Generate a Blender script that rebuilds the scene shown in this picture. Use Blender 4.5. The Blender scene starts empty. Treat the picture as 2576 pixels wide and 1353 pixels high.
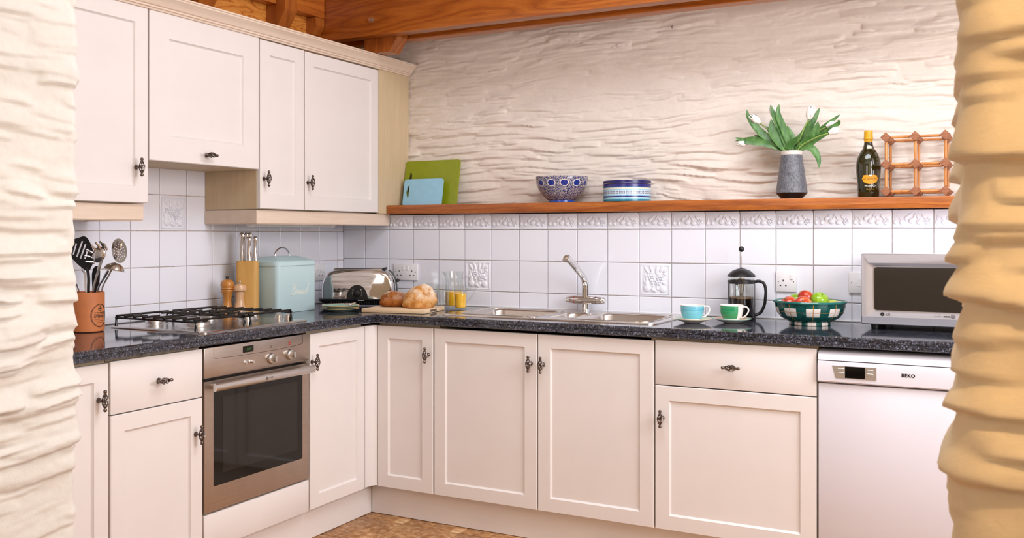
import bpy, bmesh, math, random
import numpy as np
from mathutils import Matrix, Vector
SC = bpy.context.scene
COL = SC.collection
PI = math.pi
R = math.radians
random.seed(7)

# ------------------------------------------------------------------ camera, light, exposure
FPX, YAW, CX, CY, CZ, U0, HY = 2412.32, .496675, 3.12149, -4.14227, 1.269, 1226.67, 588.04
cam = bpy.data.cameras.new('camera'); camo = bpy.data.objects.new('camera', cam); COL.objects.link(camo)
camo.location = (CX, CY, CZ); camo.rotation_euler = (PI / 2, 0, YAW)
cam.sensor_width = 36; cam.lens = FPX * 36 / 2576
cam.shift_x = (1288 - U0) / 2576; cam.shift_y = -(676.5 - HY) / 2576
cam.clip_start = .05
SC.cycles.transparent_max_bounces = 40
cam.dof.use_dof = True; cam.dof.focus_distance = 4.2; cam.dof.aperture_fstop = 14
SC.camera = camo
SC.view_settings.view_transform = 'Standard'; SC.view_settings.look = 'None'
SC.view_settings.gamma = 1; SC.view_settings.use_curve_mapping = False
SC.view_settings.exposure = 0.2
W = bpy.data.worlds.new('world'); SC.world = W; W.use_nodes = True
W.node_tree.nodes['Background'].inputs[0].default_value = (.80, .90, 1, 1)
W.node_tree.nodes['Background'].inputs[1].default_value = 1.0

def area(name, loc, to, sx, sy, power, col):
    l = bpy.data.lights.new(name, 'AREA'); l.shape = 'RECTANGLE'; l.size = sx; l.size_y = sy
    l.energy = power; l.color = col
    o = bpy.data.objects.new(name, l); COL.objects.link(o); o.location = loc
    o.rotation_euler = (Vector(to) - Vector(loc)).to_track_quat('-Z', 'Y').to_euler()
    return o
# daylight through the window of the end wall and through the roof light; the front room lamp is an added fill
area('window_daylight', (4.08, -1.62, 1.78), (0, -1.6, 1.2), 1.5, 1.25, 44, (.97, .97, 1))
area('roof_daylight', (2.6, -1.5, 2.93), (2.5, -1.2, 0), 1.8, .9, 38, (.93, .962, 1))
area('front_room_fill', (1.9, -6.45, 1.7), (1.9, 0, 1.3), 2.0, 1.4, 20, (1, .95, .92))

# ------------------------------------------------------------------ pixel -> place helpers
FW = np.array([-math.sin(YAW), math.cos(YAW), 0]); RT = np.array([math.cos(YAW), math.sin(YAW), 0])
C0 = np.array([CX, CY, CZ])
def ray(x, y): return FW + RT * (x - U0) / FPX + np.array([0, 0, 1]) * (HY - y) / FPX
def onx(x, y, X): d = ray(x, y); return C0 + d * (X - CX) / d[0]
def ony(x, y, Y): d = ray(x, y); return C0 + d * (Y - CY) / d[1]
def onz(x, y, Z): d = ray(x, y); return C0 + d * (Z - CZ) / d[2]
def PD(x, D, z): p = C0 + (FW + RT * (x - U0) / FPX) * D; return (p[0], p[1], z)
def ZD(y, D): return CZ + (HY - y) / FPX * D
def depth(P): return float((np.array(P) - C0) @ FW)

# ------------------------------------------------------------------ materials
def lin(c): return tuple(((v / 255) / 12.92 if v / 255 <= .04045 else ((v / 255 + .055) / 1.055) ** 2.4) for v in c)
def L4(c): return (*lin(c), 1)
class NT:
    def __init__(s, name):
        s.m = bpy.data.materials.new(name); s.m.use_nodes = True; s.t = s.m.node_tree
        s.b = s.t.nodes['Principled BSDF']; s.o = s.t.nodes['Material Output']
    def n(s, typ, **kw):
        nd = s.t.nodes.new(typ)
        for k, v in kw.items():
            if k in nd.inputs.keys(): nd.inputs[k].default_value = v
            else: setattr(nd, k, v)
        return nd
    def l(s, a, b): s.t.links.new(a, b)
    def coord(s, scale=(1, 1, 1), rot=(0, 0, 0), kind='Object'):
        tc = s.n('ShaderNodeTexCoord'); mp = s.n('ShaderNodeMapping')
        mp.inputs['Scale'].default_value = scale; mp.inputs['Rotation'].default_value = rot
        s.l(tc.outputs[kind], mp.inputs['Vector']); return mp.outputs['Vector']
    def noise(s, vec, scale, detail=4, rough=.55, dist=0):
        n = s.n('ShaderNodeTexNoise'); n.inputs['Scale'].default_value = scale; n.inputs['Detail'].default_value = detail
        n.inputs['Roughness'].default_value = rough; n.inputs['Distortion'].default_value = dist
        s.l(vec, n.inputs['Vector']); return n.outputs['Fac']
    def ramp(s, fac, stops, interp='LINEAR'):
        r = s.n('ShaderNodeValToRGB'); e = r.color_ramp.elements; r.color_ramp.interpolation = interp
        while len(e) < len(stops): e.new(.5)
        for i, (p, c) in enumerate(stops): e[i].position = p; e[i].color = L4(c) if max(c) > 1 else (*c, 1)
        s.l(fac, r.inputs['Fac']); return r.outputs['Color']
    def mix(s, a, b, fac, mode='MIX'):
        m = s.n('ShaderNodeMix', data_type='RGBA', blend_type=mode)
        for sock, v in ((m.inputs[0], fac), (m.inputs[6], a), (m.inputs[7], b)):
            if hasattr(v, 'links'): s.l(v, sock)
            else: sock.default_value = v
        return m.outputs[2]
    def bump(s, fac, strength=.2, dist=.002):
        b = s.n('ShaderNodeBump'); b.inputs['Strength'].default_value = strength; b.inputs['Distance'].default_value = dist
        s.l(fac, b.inputs['Height']); s.l(b.outputs['Normal'], s.b.inputs['Normal'])
    def set(s, col=None, rough=None, metal=None, trans=None, ior=None, coat=None, emit=None, es=0, spec=None):
        I = s.b.inputs
        if col is not None:
            if hasattr(col, 'links'): s.l(col, I['Base Color'])
            else: I['Base Color'].default_value = L4(col)
        if rough is not None:
            if hasattr(rough, 'links'): s.l(rough, I['Roughness'])
            else: I['Roughness'].default_value = rough
        if metal is not None: I['Metallic'].default_value = metal
        if trans is not None: I['Transmission Weight'].default_value = trans
        if ior is not None: I['IOR'].default_value = ior
        if coat is not None: I['Coat Weight'].default_value = coat
        if spec is not None: I['Specular IOR Level'].default_value = spec
        if emit is not None: I['Emission Color'].default_value = L4(emit); I['Emission Strength'].default_value = es
        return s.m
def plain(name, col, rough=.5, metal=0, var=.05, vs=25, bump=0, bs=60, **kw):
    """a colour with a little procedural variation and optional fine relief"""
    t = NT(name); v = t.coord(); n = t.noise(v, vs, 3)
    c = np.array(col, float)
    colr = t.ramp(n, [(.3, tuple(np.clip(c * (1 - var), 0, 255))), (.7, tuple(np.clip(c * (1 + var * .6), 0, 255)))])
    if max(col) <= 1.001: colr = t.ramp(n, [(.3, (2, 2, 2)), (.7, (4, 4, 4))])
    t.set(colr, rough, metal, **kw)
    if bump: t.bump(t.noise(v, bs, 3), bump, .003)
    return t.m
def wood(name, cols, axis=0, scale=1, rough=.45, stretch=.07, bump=.15, rings=9, dist=5, coat=0, fig=.55, knots=0):
    """long grain along an axis: warped growth rings plus fine streaks"""
    t = NT(name); sc = [1, 1, 1]; sc[axis] = stretch
    v = t.coord(tuple(scale * k for k in sc)); oi = t.n('ShaderNodeObjectInfo')
    big = t.noise(v, 2.6, 2, .5, .35)
    mu = t.n('ShaderNodeMath', operation='MULTIPLY'); mu.inputs[1].default_value = rings * 1.6; t.l(big, mu.inputs[0])
    fr = t.n('ShaderNodeMath', operation='PINGPONG'); fr.inputs[1].default_value = .5; t.l(mu.outputs[0], fr.inputs[0])
    m2 = t.n('ShaderNodeMath', operation='MULTIPLY'); m2.inputs[1].default_value = 2; t.l(fr.outputs[0], m2.inputs[0])
    n2 = t.noise(v, 70, 4, .6); n3 = t.noise(v, 9, 4, .6)
    c0, c1, c2 = cols
    base = t.ramp(m2.outputs[0], [(.0, c0), (.28, c1), (.95, c2)])
    streak = t.ramp(n2, [(.32, c0), (.5, c1), (.68, c2)])
    m = t.mix(t.mix(t.ramp(n3, [(.3, c1), (.7, c2)]), base, fig), streak, .3)
    if knots:
        kc = [scale, scale, scale]; kc[axis] = scale * .5
        vo = t.n('ShaderNodeTexVoronoi'); vo.inputs['Scale'].default_value = knots; t.l(t.coord(tuple(kc)), vo.inputs['Vector'])
        m = t.mix(m, L4((46, 20, 8)), t.ramp(vo.outputs['Distance'], [(.035, (.9, .9, .9)), (.06, (.35, .35, .35)), (.11, (0, 0, 0))]))
    t.set(m, rough, coat=coat); t.bump(n2, bump, .0008)
    return t.m
M = {}
def stone_paint(name, c):
    t = NT(name); v = t.coord(); n = t.noise(v, 3, 5); n2 = t.noise(v, 60, 4)
    c = np.array(c, float)
    col = t.mix(t.ramp(n, [(.3, tuple(c * .965)), (.7, tuple(np.minimum(c * 1.02, 255)))]), t.ramp(n2, [(.3, tuple(c * .95)), (.6, tuple(c))]), .4)
    t.set(col, .62); t.bump(t.noise(v, 95, 6, .65), .22, .0035); return t.m
M['stone'] = stone_paint('painted_stone', (231, 220, 211))
M['stone_white'] = stone_paint('white_painted_stone', (219, 214, 208))
M['stone_lamplit'] = stone_paint('lamplit_painted_stone', (232, 208, 168))  # jamb paint with the pendant's warm light tinted into its colour
M['plaster'] = plain('white_plaster', (236, 230, 222), .8, var=.02, bump=.1)
def tile_mat():
    t = NT('white_glazed_tile'); v = t.coord((1, 1, 1)); oi = t.n('ShaderNodeObjectInfo')
    ad = t.n('ShaderNodeVectorMath', operation='ADD'); ml = t.n('ShaderNodeVectorMath', operation='SCALE'); ml.inputs['Scale'].default_value = 1.0
    cb = t.n('ShaderNodeCombineXYZ')
    mu = t.n('ShaderNodeMath', operation='MULTIPLY'); mu.inputs[1].default_value = 37.0
    t.l(oi.outputs['Random'], mu.inputs[0]); t.l(mu.outputs[0], cb.inputs[0]); t.l(v, ad.inputs[0]); t.l(cb.outputs[0], ad.inputs[1])
    col = t.ramp(oi.outputs['Random'], [(0, (232, 233, 245)), (1, (239, 239, 249))])
    t.set(col, .14); t.bump(t.noise(ad.outputs[0], 9, 2), .22, .0016); return t.m
M['tile'] = tile_mat()
M['grout'] = plain('tile_grout', (206, 188, 176), .9, var=.15, vs=40)
M['paint'] = plain('cream_satin_paint', (230, 223, 222), .38, var=.008, vs=6, bump=.02, bs=200)
M['carcass'] = wood('limed_oak_panel', ((190, 166, 132), (203, 180, 146), (214, 193, 160)), 2, 2.2, .55, rings=5, dist=3, bump=.05, fig=.2)
M['oak'] = wood('pinkish_limed_oak', ((206, 182, 162), (219, 197, 179), (229, 211, 195)), 1, 2.2, .5, rings=5, dist=3, bump=.05, fig=.2)
M['pine'] = wood('varnished_pine', ((112, 48, 12), (158, 80, 24), (196, 116, 44)), 0, 3.2, .3, rings=9, dist=6, coat=.2, knots=1.1)
M['shelf_pine'] = wood('varnished_pine_shelf', ((104, 44, 12), (156, 80, 26), (196, 116, 48)), 0, 4, .35, .07, rings=6, dist=5, coat=.15, knots=1.2)
M['pine_y'] = wood('varnished_pine_y', ((130, 60, 16), (172, 90, 32), (206, 122, 50)), 1, 1.6, .32, rings=7, dist=4, coat=.2)
M['ply'] = wood('wild_grain_ply', ((134, 58, 12), (206, 126, 46), (222, 152, 72)), 1, 3.0, .4, .3, rings=9, dist=16, coat=.1, fig=.9)
M['joist'] = wood('joist_pine', ((104, 46, 12), (146, 76, 26), (184, 106, 42)), 2, 2.0, .35, .1, rings=6, dist=3, coat=.15)
M['dark'] = plain('dark_gap', (24, 20, 18), .9, var=.1)
M['steel'] = None
def brushed(name, c, rough, axis=0, bs=.06, aniso=0):
    t = NT(name); sc = [260, 260, 260]; sc[axis] = 3
    v = t.coord(tuple(sc)); n = t.noise(v, 1, 3); v2 = t.coord(); n2 = t.noise(v2, 9, 4)
    c = np.array(c, float)
    col = t.mix(t.ramp(n, [(.3, tuple(c * .93)), (.7, tuple(np.minimum(c * 1.05, 255)))]), t.ramp(n2, [(.35, tuple(c * .93)), (.65, tuple(c))]), .5)
    t.set(col, rough, 1); t.bump(n, bs, .0005); return t.m
M['steel'] = brushed('brushed_steel', (196, 182, 172), .34, 0)
M['hob_steel'] = brushed('hob_steel', (205, 200, 196), .2, 1, .02)
M['sink_steel'] = brushed('sink_steel', (214, 208, 202), .22, 0, .03)
M['satin'] = brushed('satin_silver', (222, 220, 218), .3, 0, .02)
M['chrome'] = plain('polished_chrome', (226, 224, 224), .045, 1, var=.01)
M['polished'] = plain('polished_steel', (214, 208, 204), .12, 1, var=.03)
M['pewter'] = plain('antique_pewter', (116, 104, 98), .3, 1, var=.25, vs=200)
M['black_enamel'] = plain('black_enamel', (14, 14, 15), .22, var=.1)
M['black_plastic'] = plain('black_plastic', (22, 22, 24), .38, var=.08)
M['black_gloss'] = plain('black_glass', (10, 9, 9), .05, var=.05)
M['white_plastic'] = plain('white_plastic', (236, 234, 238), .3, var=.01)
M['white_enamel'] = plain('white_appliance_enamel', (220, 216, 226), .25, var=.006, vs=5)
def granite():
    t = NT('blue_black_granite'); v = t.coord()
    vo = t.n('ShaderNodeTexVoronoi', feature='F1'); vo.inputs['Scale'].default_value = 170; t.l(v, vo.inputs['Vector'])
    vo2 = t.n('ShaderNodeTexVoronoi', feature='F1'); vo2.inputs['Scale'].default_value = 310; t.l(v, vo2.inputs['Vector'])
    sep = t.n('ShaderNodeSeparateColor'); t.l(vo.outputs['Color'], sep.inputs[0])
    sep2 = t.n('ShaderNodeSeparateColor'); t.l(vo2.outputs['Color'], sep2.inputs[0])
    a = t.ramp(sep.outputs[0], [(0, (28, 28, 34)), (.35, (48, 50, 60)), (.6, (66, 70, 86)), (.85, (94, 98, 114)), (.97, (140, 146, 164))], 'CONSTANT')
    b = t.ramp(sep2.outputs[1], [(0, (26, 24, 26)), (.5, (58, 52, 52)), (.8, (82, 86, 104)), (.96, (150, 154, 170))], 'CONSTANT')
    t.set(t.mix(a, b, .5), .07, spec=.6); return t.m
M['granite'] = granite()
def floor_mat():
    t = NT('stone_effect_floor_tile'); v = t.coord(); oi = t.n('ShaderNodeObjectInfo')
    n = t.noise(v, 6, 6, .65, .8); n2 = t.noise(v, 34, 6, .75)
    a = t.ramp(n, [(.3, (98, 58, 26)), (.45, (158, 108, 58)), (.55, (196, 150, 96)), (.7, (238, 216, 178))])
    b = t.ramp(n2, [(.35, (104, 64, 34)), (.5, (184, 140, 92)), (.64, (240, 222, 190))])
    c = t.mix(a, b, .45)
    c = t.mix(c, t.ramp(oi.outputs['Random'], [(0, (150, 110, 72)), (1, (236, 214, 178))]), .3, 'OVERLAY')
    t.set(c, .42); t.bump(n2, .35, .004); return t.m
M['floor'] = floor_mat()
M['floor_grout'] = plain('floor_grout', (96, 70, 48), .9, var=.2)
def clear_glass():
    """thin clear glass: see-through, with a mirror-like sheen that grows towards its edges"""
    t = NT('clear_glass'); lw = t.n('ShaderNodeLayerWeight'); lw.inputs['Blend'].default_value = .5; pw = t.n('ShaderNodeMath', operation='POWER'); pw.inputs[1].default_value = 3.0; t.l(lw.outputs['Facing'], pw.inputs[0]); ma = t.n('ShaderNodeMath', operation='MULTIPLY_ADD'); ma.inputs[1].default_value = .7; ma.inputs[2].default_value = .05; t.l(pw.outputs[0], ma.inputs[0])
    tr = t.n('ShaderNodeBsdfTransparent'); tr.inputs[0].default_value = (.965, .975, .97, 1); gl_ = t.n('ShaderNodeBsdfGlossy'); gl_.inputs['Roughness'].default_value = .02; gl_.inputs[0].default_value = (.9, .9, .9, 1)
    ms = t.n('ShaderNodeMixShader'); t.l(ma.outputs[0], ms.inputs[0]); t.l(tr.outputs[0], ms.inputs[1]); t.l(gl_.outputs[0], ms.inputs[2]); t.l(ms.outputs[0], t.o.inputs['Surface']); return t.m
M['glass'] = clear_glass()
M['silicone'] = plain('white_sealant', (232, 230, 232), .5, var=.03)

# ------------------------------------------------------------------ mesh building
def rotz(a): return Matrix.Rotation(a, 4, 'Z')
def T(x, y, z): return Matrix.Translation((x, y, z))
class MB:
    def __init__(s): s.v = []; s.f = []; s.mi = []; s.cur = 0
    def add(s, vs, fs, mat=None):
        o = len(s.v)
        if mat is not None: vs = [tuple(mat @ Vector(p)) for p in vs]
        s.v += [tuple(p) for p in vs]; s.f += [tuple(o + i for i in f) for f in fs]; s.mi += [s.cur] * len(fs); return s
    def box(s, x0, x1, y0, y1, z0, z1, bev=0, mat=None):
        if bev <= 0:
            v = [(x, y, z) for z in (z0, z1) for y in (y0, y1) for x in (x0, x1)]
            return s.add(v, [(0, 2, 3, 1), (4, 5, 7, 6), (0, 1, 5, 4), (2, 6, 7, 3), (0, 4, 6, 2), (1, 3, 7, 5)], mat)
        bm = bmesh.new(); bmesh.ops.create_cube(bm, size=1)
        for w in bm.verts: w.co = Vector(((x0 + x1) / 2 + w.co.x * (x1 - x0), (y0 + y1) / 2 + w.co.y * (y1 - y0), (z0 + z1) / 2 + w.co.z * (z1 - z0)))
        seg = 1 if bev < .002 else (2 if bev < .006 else 4)
        bmesh.ops.bevel(bm, geom=bm.edges[:], offset=bev, segments=seg, affect='EDGES', profile=.5)
        bm.verts.index_update(); s.add([w.co for w in bm.verts], [[w.index for w in f.verts] for f in bm.faces], mat); bm.free(); return s
    def lathe(s, prof, n=32, mat=None, cap=True):
        vs = []; fs = []
        for r, z in prof:
            for k in range(n):
                a = 2 * PI * k / n; vs.append((r * math.cos(a), r * math.sin(a), z))
        for i in range(len(prof) - 1):
            for k in range(n):
                k2 = (k + 1) % n; fs.append((i * n + k, i * n + k2, (i + 1) * n + k2, (i + 1) * n + k))
        if cap:
            if prof[0][0] > 1e-6: fs.append(tuple(range(n))[::-1])
            if prof[-1][0] > 1e-6: fs.append(tuple((len(prof) - 1) * n + k for k in range(n)))
        return s.add(vs, fs, mat)
    def tube(s, path, r, n=8, mat=None, cap=True, flat=1.0, up=(0, 0, 1)):
        P = [Vector(p) for p in path]; m = len(P); rr = r if isinstance(r, (list, tuple)) else [r] * m
        vs = []; fs = []; ref = None
        for i in range(m):
            t = (P[min(i + 1, m - 1)] - P[max(i - 1, 0)]).normalized()
            if ref is None:
                u = Vector(up); u = u - t * u.dot(t)
                if u.length < 1e-3: u = Vector((1, 0, 0)) - t * t.x
                ref = u.normalized()
            else: ref = (ref - t * ref.dot(t)).normalized()
            b = t.cross(ref)
            for k in range(n):
                a = 2 * PI * k / n; vs.append(P[i] + ref * math.cos(a) * rr[i] * flat + b * math.sin(a) * rr[i])
        for i in range(m - 1):
            for k in range(n):
                k2 = (k + 1) % n; fs.append((i * n + k, i * n + k2, (i + 1) * n + k2, (i + 1) * n + k))
        if cap: fs.append(tuple(range(n))[::-1]); fs.append(tuple((m - 1) * n + k for k in range(n)))
        return s.add(vs, fs, mat)
    def prism(s, poly, h0, h1, mat=None):
        """polygon in xy extruded along z"""
        n = len(poly); vs = [(x, y, h0) for x, y in poly] + [(x, y, h1) for x, y in poly]
        fs = [tuple(range(n))[::-1], tuple(range(n, 2 * n))] + [(i, (i + 1) % n, n + (i + 1) % n, n + i) for i in range(n)]
        return s.add(vs, fs, mat)
    def ell(s, c, r, n=12, m=8, mat=None):
        prof = [(max(1e-7, math.sin(PI * i / m)), -math.cos(PI * i / m)) for i in range(m + 1)]
        q = MB().lathe(prof, n, cap=False)
        return s.add([(c[0] + x * r[0], c[1] + y * r[1], c[2] + z * r[2]) for x, y, z in q.v], q.f, mat)
    def sweep(s, prof, path, closed=False):
        """profile [(out, z)] swept along plan path [(x, y)]; out is to the side (dy, -dx)"""
        m = len(path); vs = []; fs = []; n = len(prof)
        for i in range(m):
            p = Vector(path[i])
            a = (p - Vector(path[i - 1])).normalized() if i else None
            b = (Vector(path[i + 1]) - p).normalized() if i < m - 1 else None
            na = Vector((a.y, -a.x)) if a else None; nb = Vector((b.y, -b.x)) if b else None
            if na and nb: d = (na + nb); d = d / (1 + na.dot(nb))
            else: d = na or nb
            for o, z in prof: vs.append((p.x + d.x * o, p.y + d.y * o, z))
        for i in range(m - 1):
            for k in range(n):
                k2 = (k + 1) % n; fs.append((i * n + k, i * n + k2, (i + 1) * n + k2, (i + 1) * n + k))
        fs.append(tuple(range(n))); fs.append(tuple((m - 1) * n + k for k in range(n))[::-1])
        return s.add(vs, fs)
    def mesh(s, name, mats, smooth=True, angle=35, recalc=True):
        me = bpy.data.meshes.new(name); me.from_pydata(s.v, [], s.f)
        for m in (mats if isinstance(mats, (list, tuple)) else [mats]): me.materials.append(m)
        if any(s.mi): me.polygons.foreach_set('material_index', s.mi)
        if recalc:
            bm = bmesh.new(); bm.from_mesh(me); bmesh.ops.remove_doubles(bm, verts=bm.verts, dist=1e-6)
            bmesh.ops.recalc_face_normals(bm, faces=bm.faces); bm.to_mesh(me); bm.free()
        if smooth:
            me.polygons.foreach_set('use_smooth', [True] * len(me.polygons)); me.set_sharp_from_angle(angle=R(angle))
        me.update(); return me
    def build(s, name, mats, parent=None, loc=(0, 0, 0), rot=(0, 0, 0), **kw):
        return link(name, s.mesh(name, mats, **kw), parent, loc, rot)
def link(name, data, parent=None, loc=(0, 0, 0), rot=(0, 0, 0)):
    o = bpy.data.objects.new(name, data); COL.objects.link(o); o.location = loc
    o.rotation_euler = rot if isinstance(rot, (tuple, list)) else (0, 0, rot)
    if parent: o.parent = parent
    return o
def tag(o, label, cat=None, group=None, kind=None):
    if label: o['label'] = label
    if cat: o['category'] = cat
    if group: o['group'] = group
    if kind: o['kind'] = kind
    return o
def thing(name, label, cat, loc=(0, 0, 0), rz=0, group=None):
    o = bpy.data.objects.new(name, None); COL.objects.link(o); o.location = loc; o.rotation_euler = (0, 0, rz); o.empty_display_size = .05
    return tag(o, label, cat, group)
def struct(name, mb, mat, label, **kw): return tag(mb.build(name, mat, **kw), label, None, None, 'structure')
def textmb(s, size, shear=0, font_off=0, bold=0, spacing=1):
    """flat lettering in the xz plane, centred on the origin, facing -y"""
    cu = bpy.data.curves.new('t', 'FONT'); cu.body = s; cu.size = size; cu.align_x = 'CENTER'; cu.align_y = 'CENTER'; cu.shear = shear; cu.offset = bold; cu.space_character = spacing; cu.resolution_u = 3
    o = bpy.data.objects.new('t', cu); COL.objects.link(o)
    dg = bpy.context.evaluated_depsgraph_get(); dg.update(); me = bpy.data.meshes.new_from_object(o.evaluated_get(dg))
    mb = MB(); mb.add([(v.co.x, 0, v.co.y) for v in me.vertices], [tuple(p.vertices) for p in me.polygons])
    bpy.data.objects.remove(o); bpy.data.curves.remove(cu); bpy.data.meshes.remove(me)
    return mb
def bend(mb, r, a0=0):
    """wrap a flat xz lettering round a vertical cylinder of radius r; a0 = angle of its centre from -y"""
    mb.v = [((r - y) * math.sin(a0 + x / r), -(r - y) * math.cos(a0 + x / r), z) for x, y, z in mb.v]; return mb
def catmull(pts, k=6):
    P = [Vector(p) for p in pts]; out = []
    for i in range(len(P) - 1):
        a, b, c, d = P[max(i - 1, 0)], P[i], P[i + 1], P[min(i + 2, len(P) - 1)]
        for j in range(k):
            t = j / k; out.append(.5 * ((2 * b) + (c - a) * t + (2 * a - 5 * b + 4 * c - d) * t * t + (3 * b - a - 3 * c + d) * t ** 3))
    return out + [P[-1]]
def rrect(w, h, r, n=5, cx=0, cy=0):
    out = []
    for sx, sy, a in ((1, 1, 0), (-1, 1, 90), (-1, -1, 180), (1, -1, 270)):
        for k in range(n + 1):
            t = R(a + 90 * k / n); out.append((cx + sx * (w / 2 - r) + r * math.cos(t), cy + sy * (h / 2 - r) + r * math.sin(t)))
    return out
def arc(cx, cz, r, a0, a1, n): return [(cx + r * math.cos(R(a0 + (a1 - a0) * k / n)), cz + r * math.sin(R(a0 + (a1 - a0) * k / n))) for k in range(n + 1)]

# ------------------------------------------------------------------ the room
def vnoise(u, v, seed):
    rng = np.random.RandomState(seed); g = rng.rand(256, 256)
    ui = np.floor(u).astype(int); vi = np.floor(v).astype(int); fu = u - ui; fv = v - vi
    fu = fu * fu * (3 - 2 * fu); fv = fv * fv * (3 - 2 * fv)
    a = g[ui % 256, vi % 256]; b = g[(ui + 1) % 256, vi % 256]; c = g[ui % 256, (vi + 1) % 256]; d = g[(ui + 1) % 256, (vi + 1) % 256]
    return (a * (1 - fu) + b * fu) * (1 - fv) + (c * (1 - fu) + d * fu) * fv
def rubble(u, v, seed, row=.05, length=.26):
    """plaster-softened slate: overlapping wedge-shaped slabs, fat and undercut at the lower edge"""
    rng = np.random.RandomState(seed); h = np.full(u.shape, 0.0)
    uw = u + .05 * (vnoise(u / .22, v / .1, seed + 1) - .5) + .008 * (vnoise(u / .05, v / .03, seed + 2) - .5)
    vw = v + .045 * (vnoise(u / .42, v / .3, seed + 3) - .5) + .016 * (vnoise(u / .12, v / .06, seed + 4) - .5) + .002 * (vnoise(u / .03, v / .02, seed + 9) - .5)
    us1 = u[0]; vs1 = v[:, 0]; W_ = us1[-1] - us1[0]; H_ = vs1[-1] - vs1[0]
    for ln, rh, amp, cov in ((length * 1.5, row * 1.9, .7, .9), (length, row, 1.0, 1.15), (length * .5, row * .55, .8, .6)):
        for _ in range(int(cov * W_ * H_ / (ln * rh))):
            cu = us1[0] + rng.rand() * W_; cv = vs1[0] + rng.rand() * H_; la = ln * (.35 + .5 * rng.rand()); hb = rh * (.35 + .45 * rng.rand()); am = amp * (.25 + .75 * rng.rand()) * (hb / (rh * .6)) ** .5; sl = (rng.rand() - .5) * .10; sk = (rng.rand() - .5) * .8
            i0, i1 = np.searchsorted(us1, (cu - la * 1.2 - .05, cu + la * 1.2 + .05)); j0, j1 = np.searchsorted(vs1, (cv - hb * 1.3 - .06, cv + hb * 1.3 + .06))
            if i1 - i0 < 2 or j1 - j0 < 2: continue
            A = (uw[j0:j1, i0:i1] - cu) / la; B = (vw[j0:j1, i0:i1] - cv - sl * (uw[j0:j1, i0:i1] - cu)) / hb
            B = B + .25 * sk * A
            pa = np.clip(1 - np.abs(A) ** 2.6, 0, 1) ** .55
            pb = np.where(B < -.84, np.clip((B + 1) / .16, 0, 1), np.clip((1 - B) / 1.72, 0, 1)); pb = pb * pb * (3 - 2 * pb) * .55 + pb * .45
            g = am * pa * pb * (np.abs(B) < 1); h[j0:j1, i0:i1] = np.maximum(h[j0:j1, i0:i1], g) * .82 + .18 * (h[j0:j1, i0:i1] + g * .8)
    h = np.minimum(h, 1.5) * np.clip(vnoise(u / .45, v / .22, seed + 13) * 1.7 - .2, .3, 1.1)
    h += .4 * (vnoise(u / .6, v / .25, seed + 5) - .5) + .12 * (vnoise(u / .10, v / .05, seed + 6) - .5) + .05 * (vnoise(u / .03, v / .018, seed + 7) - .5) + .02 * (vnoise(u / .012, v / .009, seed + 8) - .5)
    return h
def sheet(P, name, mat, label):
    """grid of points (rows, cols, 3) as one smooth mesh"""
    r, c = P.shape[:2]; me = bpy.data.meshes.new(name)
    idx = np.arange(r * c).reshape(r, c); f = np.stack([idx[:-1, :-1], idx[:-1, 1:], idx[1:, 1:], idx[1:, :-1]], -1).reshape(-1, 4)
    me.vertices.add(r * c); me.vertices.foreach_set('co', P.reshape(-1).astype(np.float32))
    me.loops.add(f.size); me.loops.foreach_set('vertex_index', f.reshape(-1).astype(np.int32))
    me.polygons.add(len(f)); me.polygons.foreach_set('loop_start', np.arange(0, f.size, 4, dtype=np.int32)); me.polygons.foreach_set('loop_total', np.full(len(f), 4, dtype=np.int32))
    me.update(calc_edges=True); me.materials.append(mat); me.polygons.foreach_set('use_smooth', np.ones(len(f), dtype=bool))
    o = link(name, me); return tag(o, label, None, None, 'structure')
SY = .155                                   # rough stone face of the back wall, above the tiled ledge
us = np.arange(0, 4.02, .005); vs_ = np.arange(1.38, 2.92, .0038); U, V = np.meshgrid(us, vs_)
H = rubble(U, V, 3, .036, .2) * .024
P = np.stack([U, SY + .012 - H, V], -1)
wall_back = sheet(P, 'wall_back', M['stone'], 'cream painted rough stone wall above the tiled ledge')
b = MB().box(-.3, 4.3, SY + .03, SY + .3, 0, 2.95); o = b.build('stone_core', M['stone'], wall_back)
b = MB().box(0, 4.0, .006, SY + .05, 0, 1.366); splash_b = b.build('splashback', M['grout'], wall_back)
wall_left = struct('wall_left', MB().box(-.25, -.006, -6.5, SY + .03, 0, 2.95), M['plaster'], 'white wall behind the oven run')
splash_l = MB().box(-.0065, -.0045, -2.6, .006, .88, 1.75).build('splashback', M['grout'], wall_left)
# window wall at the end of the room
wr = MB(); X0, X1 = 4.0, 4.25; WY0, WY1, WZ0, WZ1 = -2.4, -.84, 1.12, 2.4
wr.box(X0, X1, -6.5, WY0, 0, 2.95).box(X0, X1, WY1, SY + .03, 0, 2.95).box(X0, X1, WY0, WY1, 0, WZ0).box(X0, X1, WY0, WY1, WZ1, 2.95)
wall_right = struct('wall_right', wr, M['plaster'], 'white end wall with a casement window')
win = MB(); wx = (4.14, 4.19)
for y0, y1, z0, z1 in ((WY0, WY0 + .06, WZ0, WZ1), (WY1 - .06, WY1, WZ0, WZ1), (WY0, WY1, WZ0, WZ0 + .06), (WY0, WY1, WZ1 - .06, WZ1), (-1.645, -1.595, WZ0, WZ1)): win.box(*wx, y0, y1, z0, z1, .004)
w1 = struct('window_1', win, M['white_plastic'], 'white painted casement window in the end wall')
MB().box(4.163, 4.167, WY0 + .05, WY1 - .05, WZ0 + .05, WZ1 - .05).build('pane', M['glass'], w1)
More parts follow.
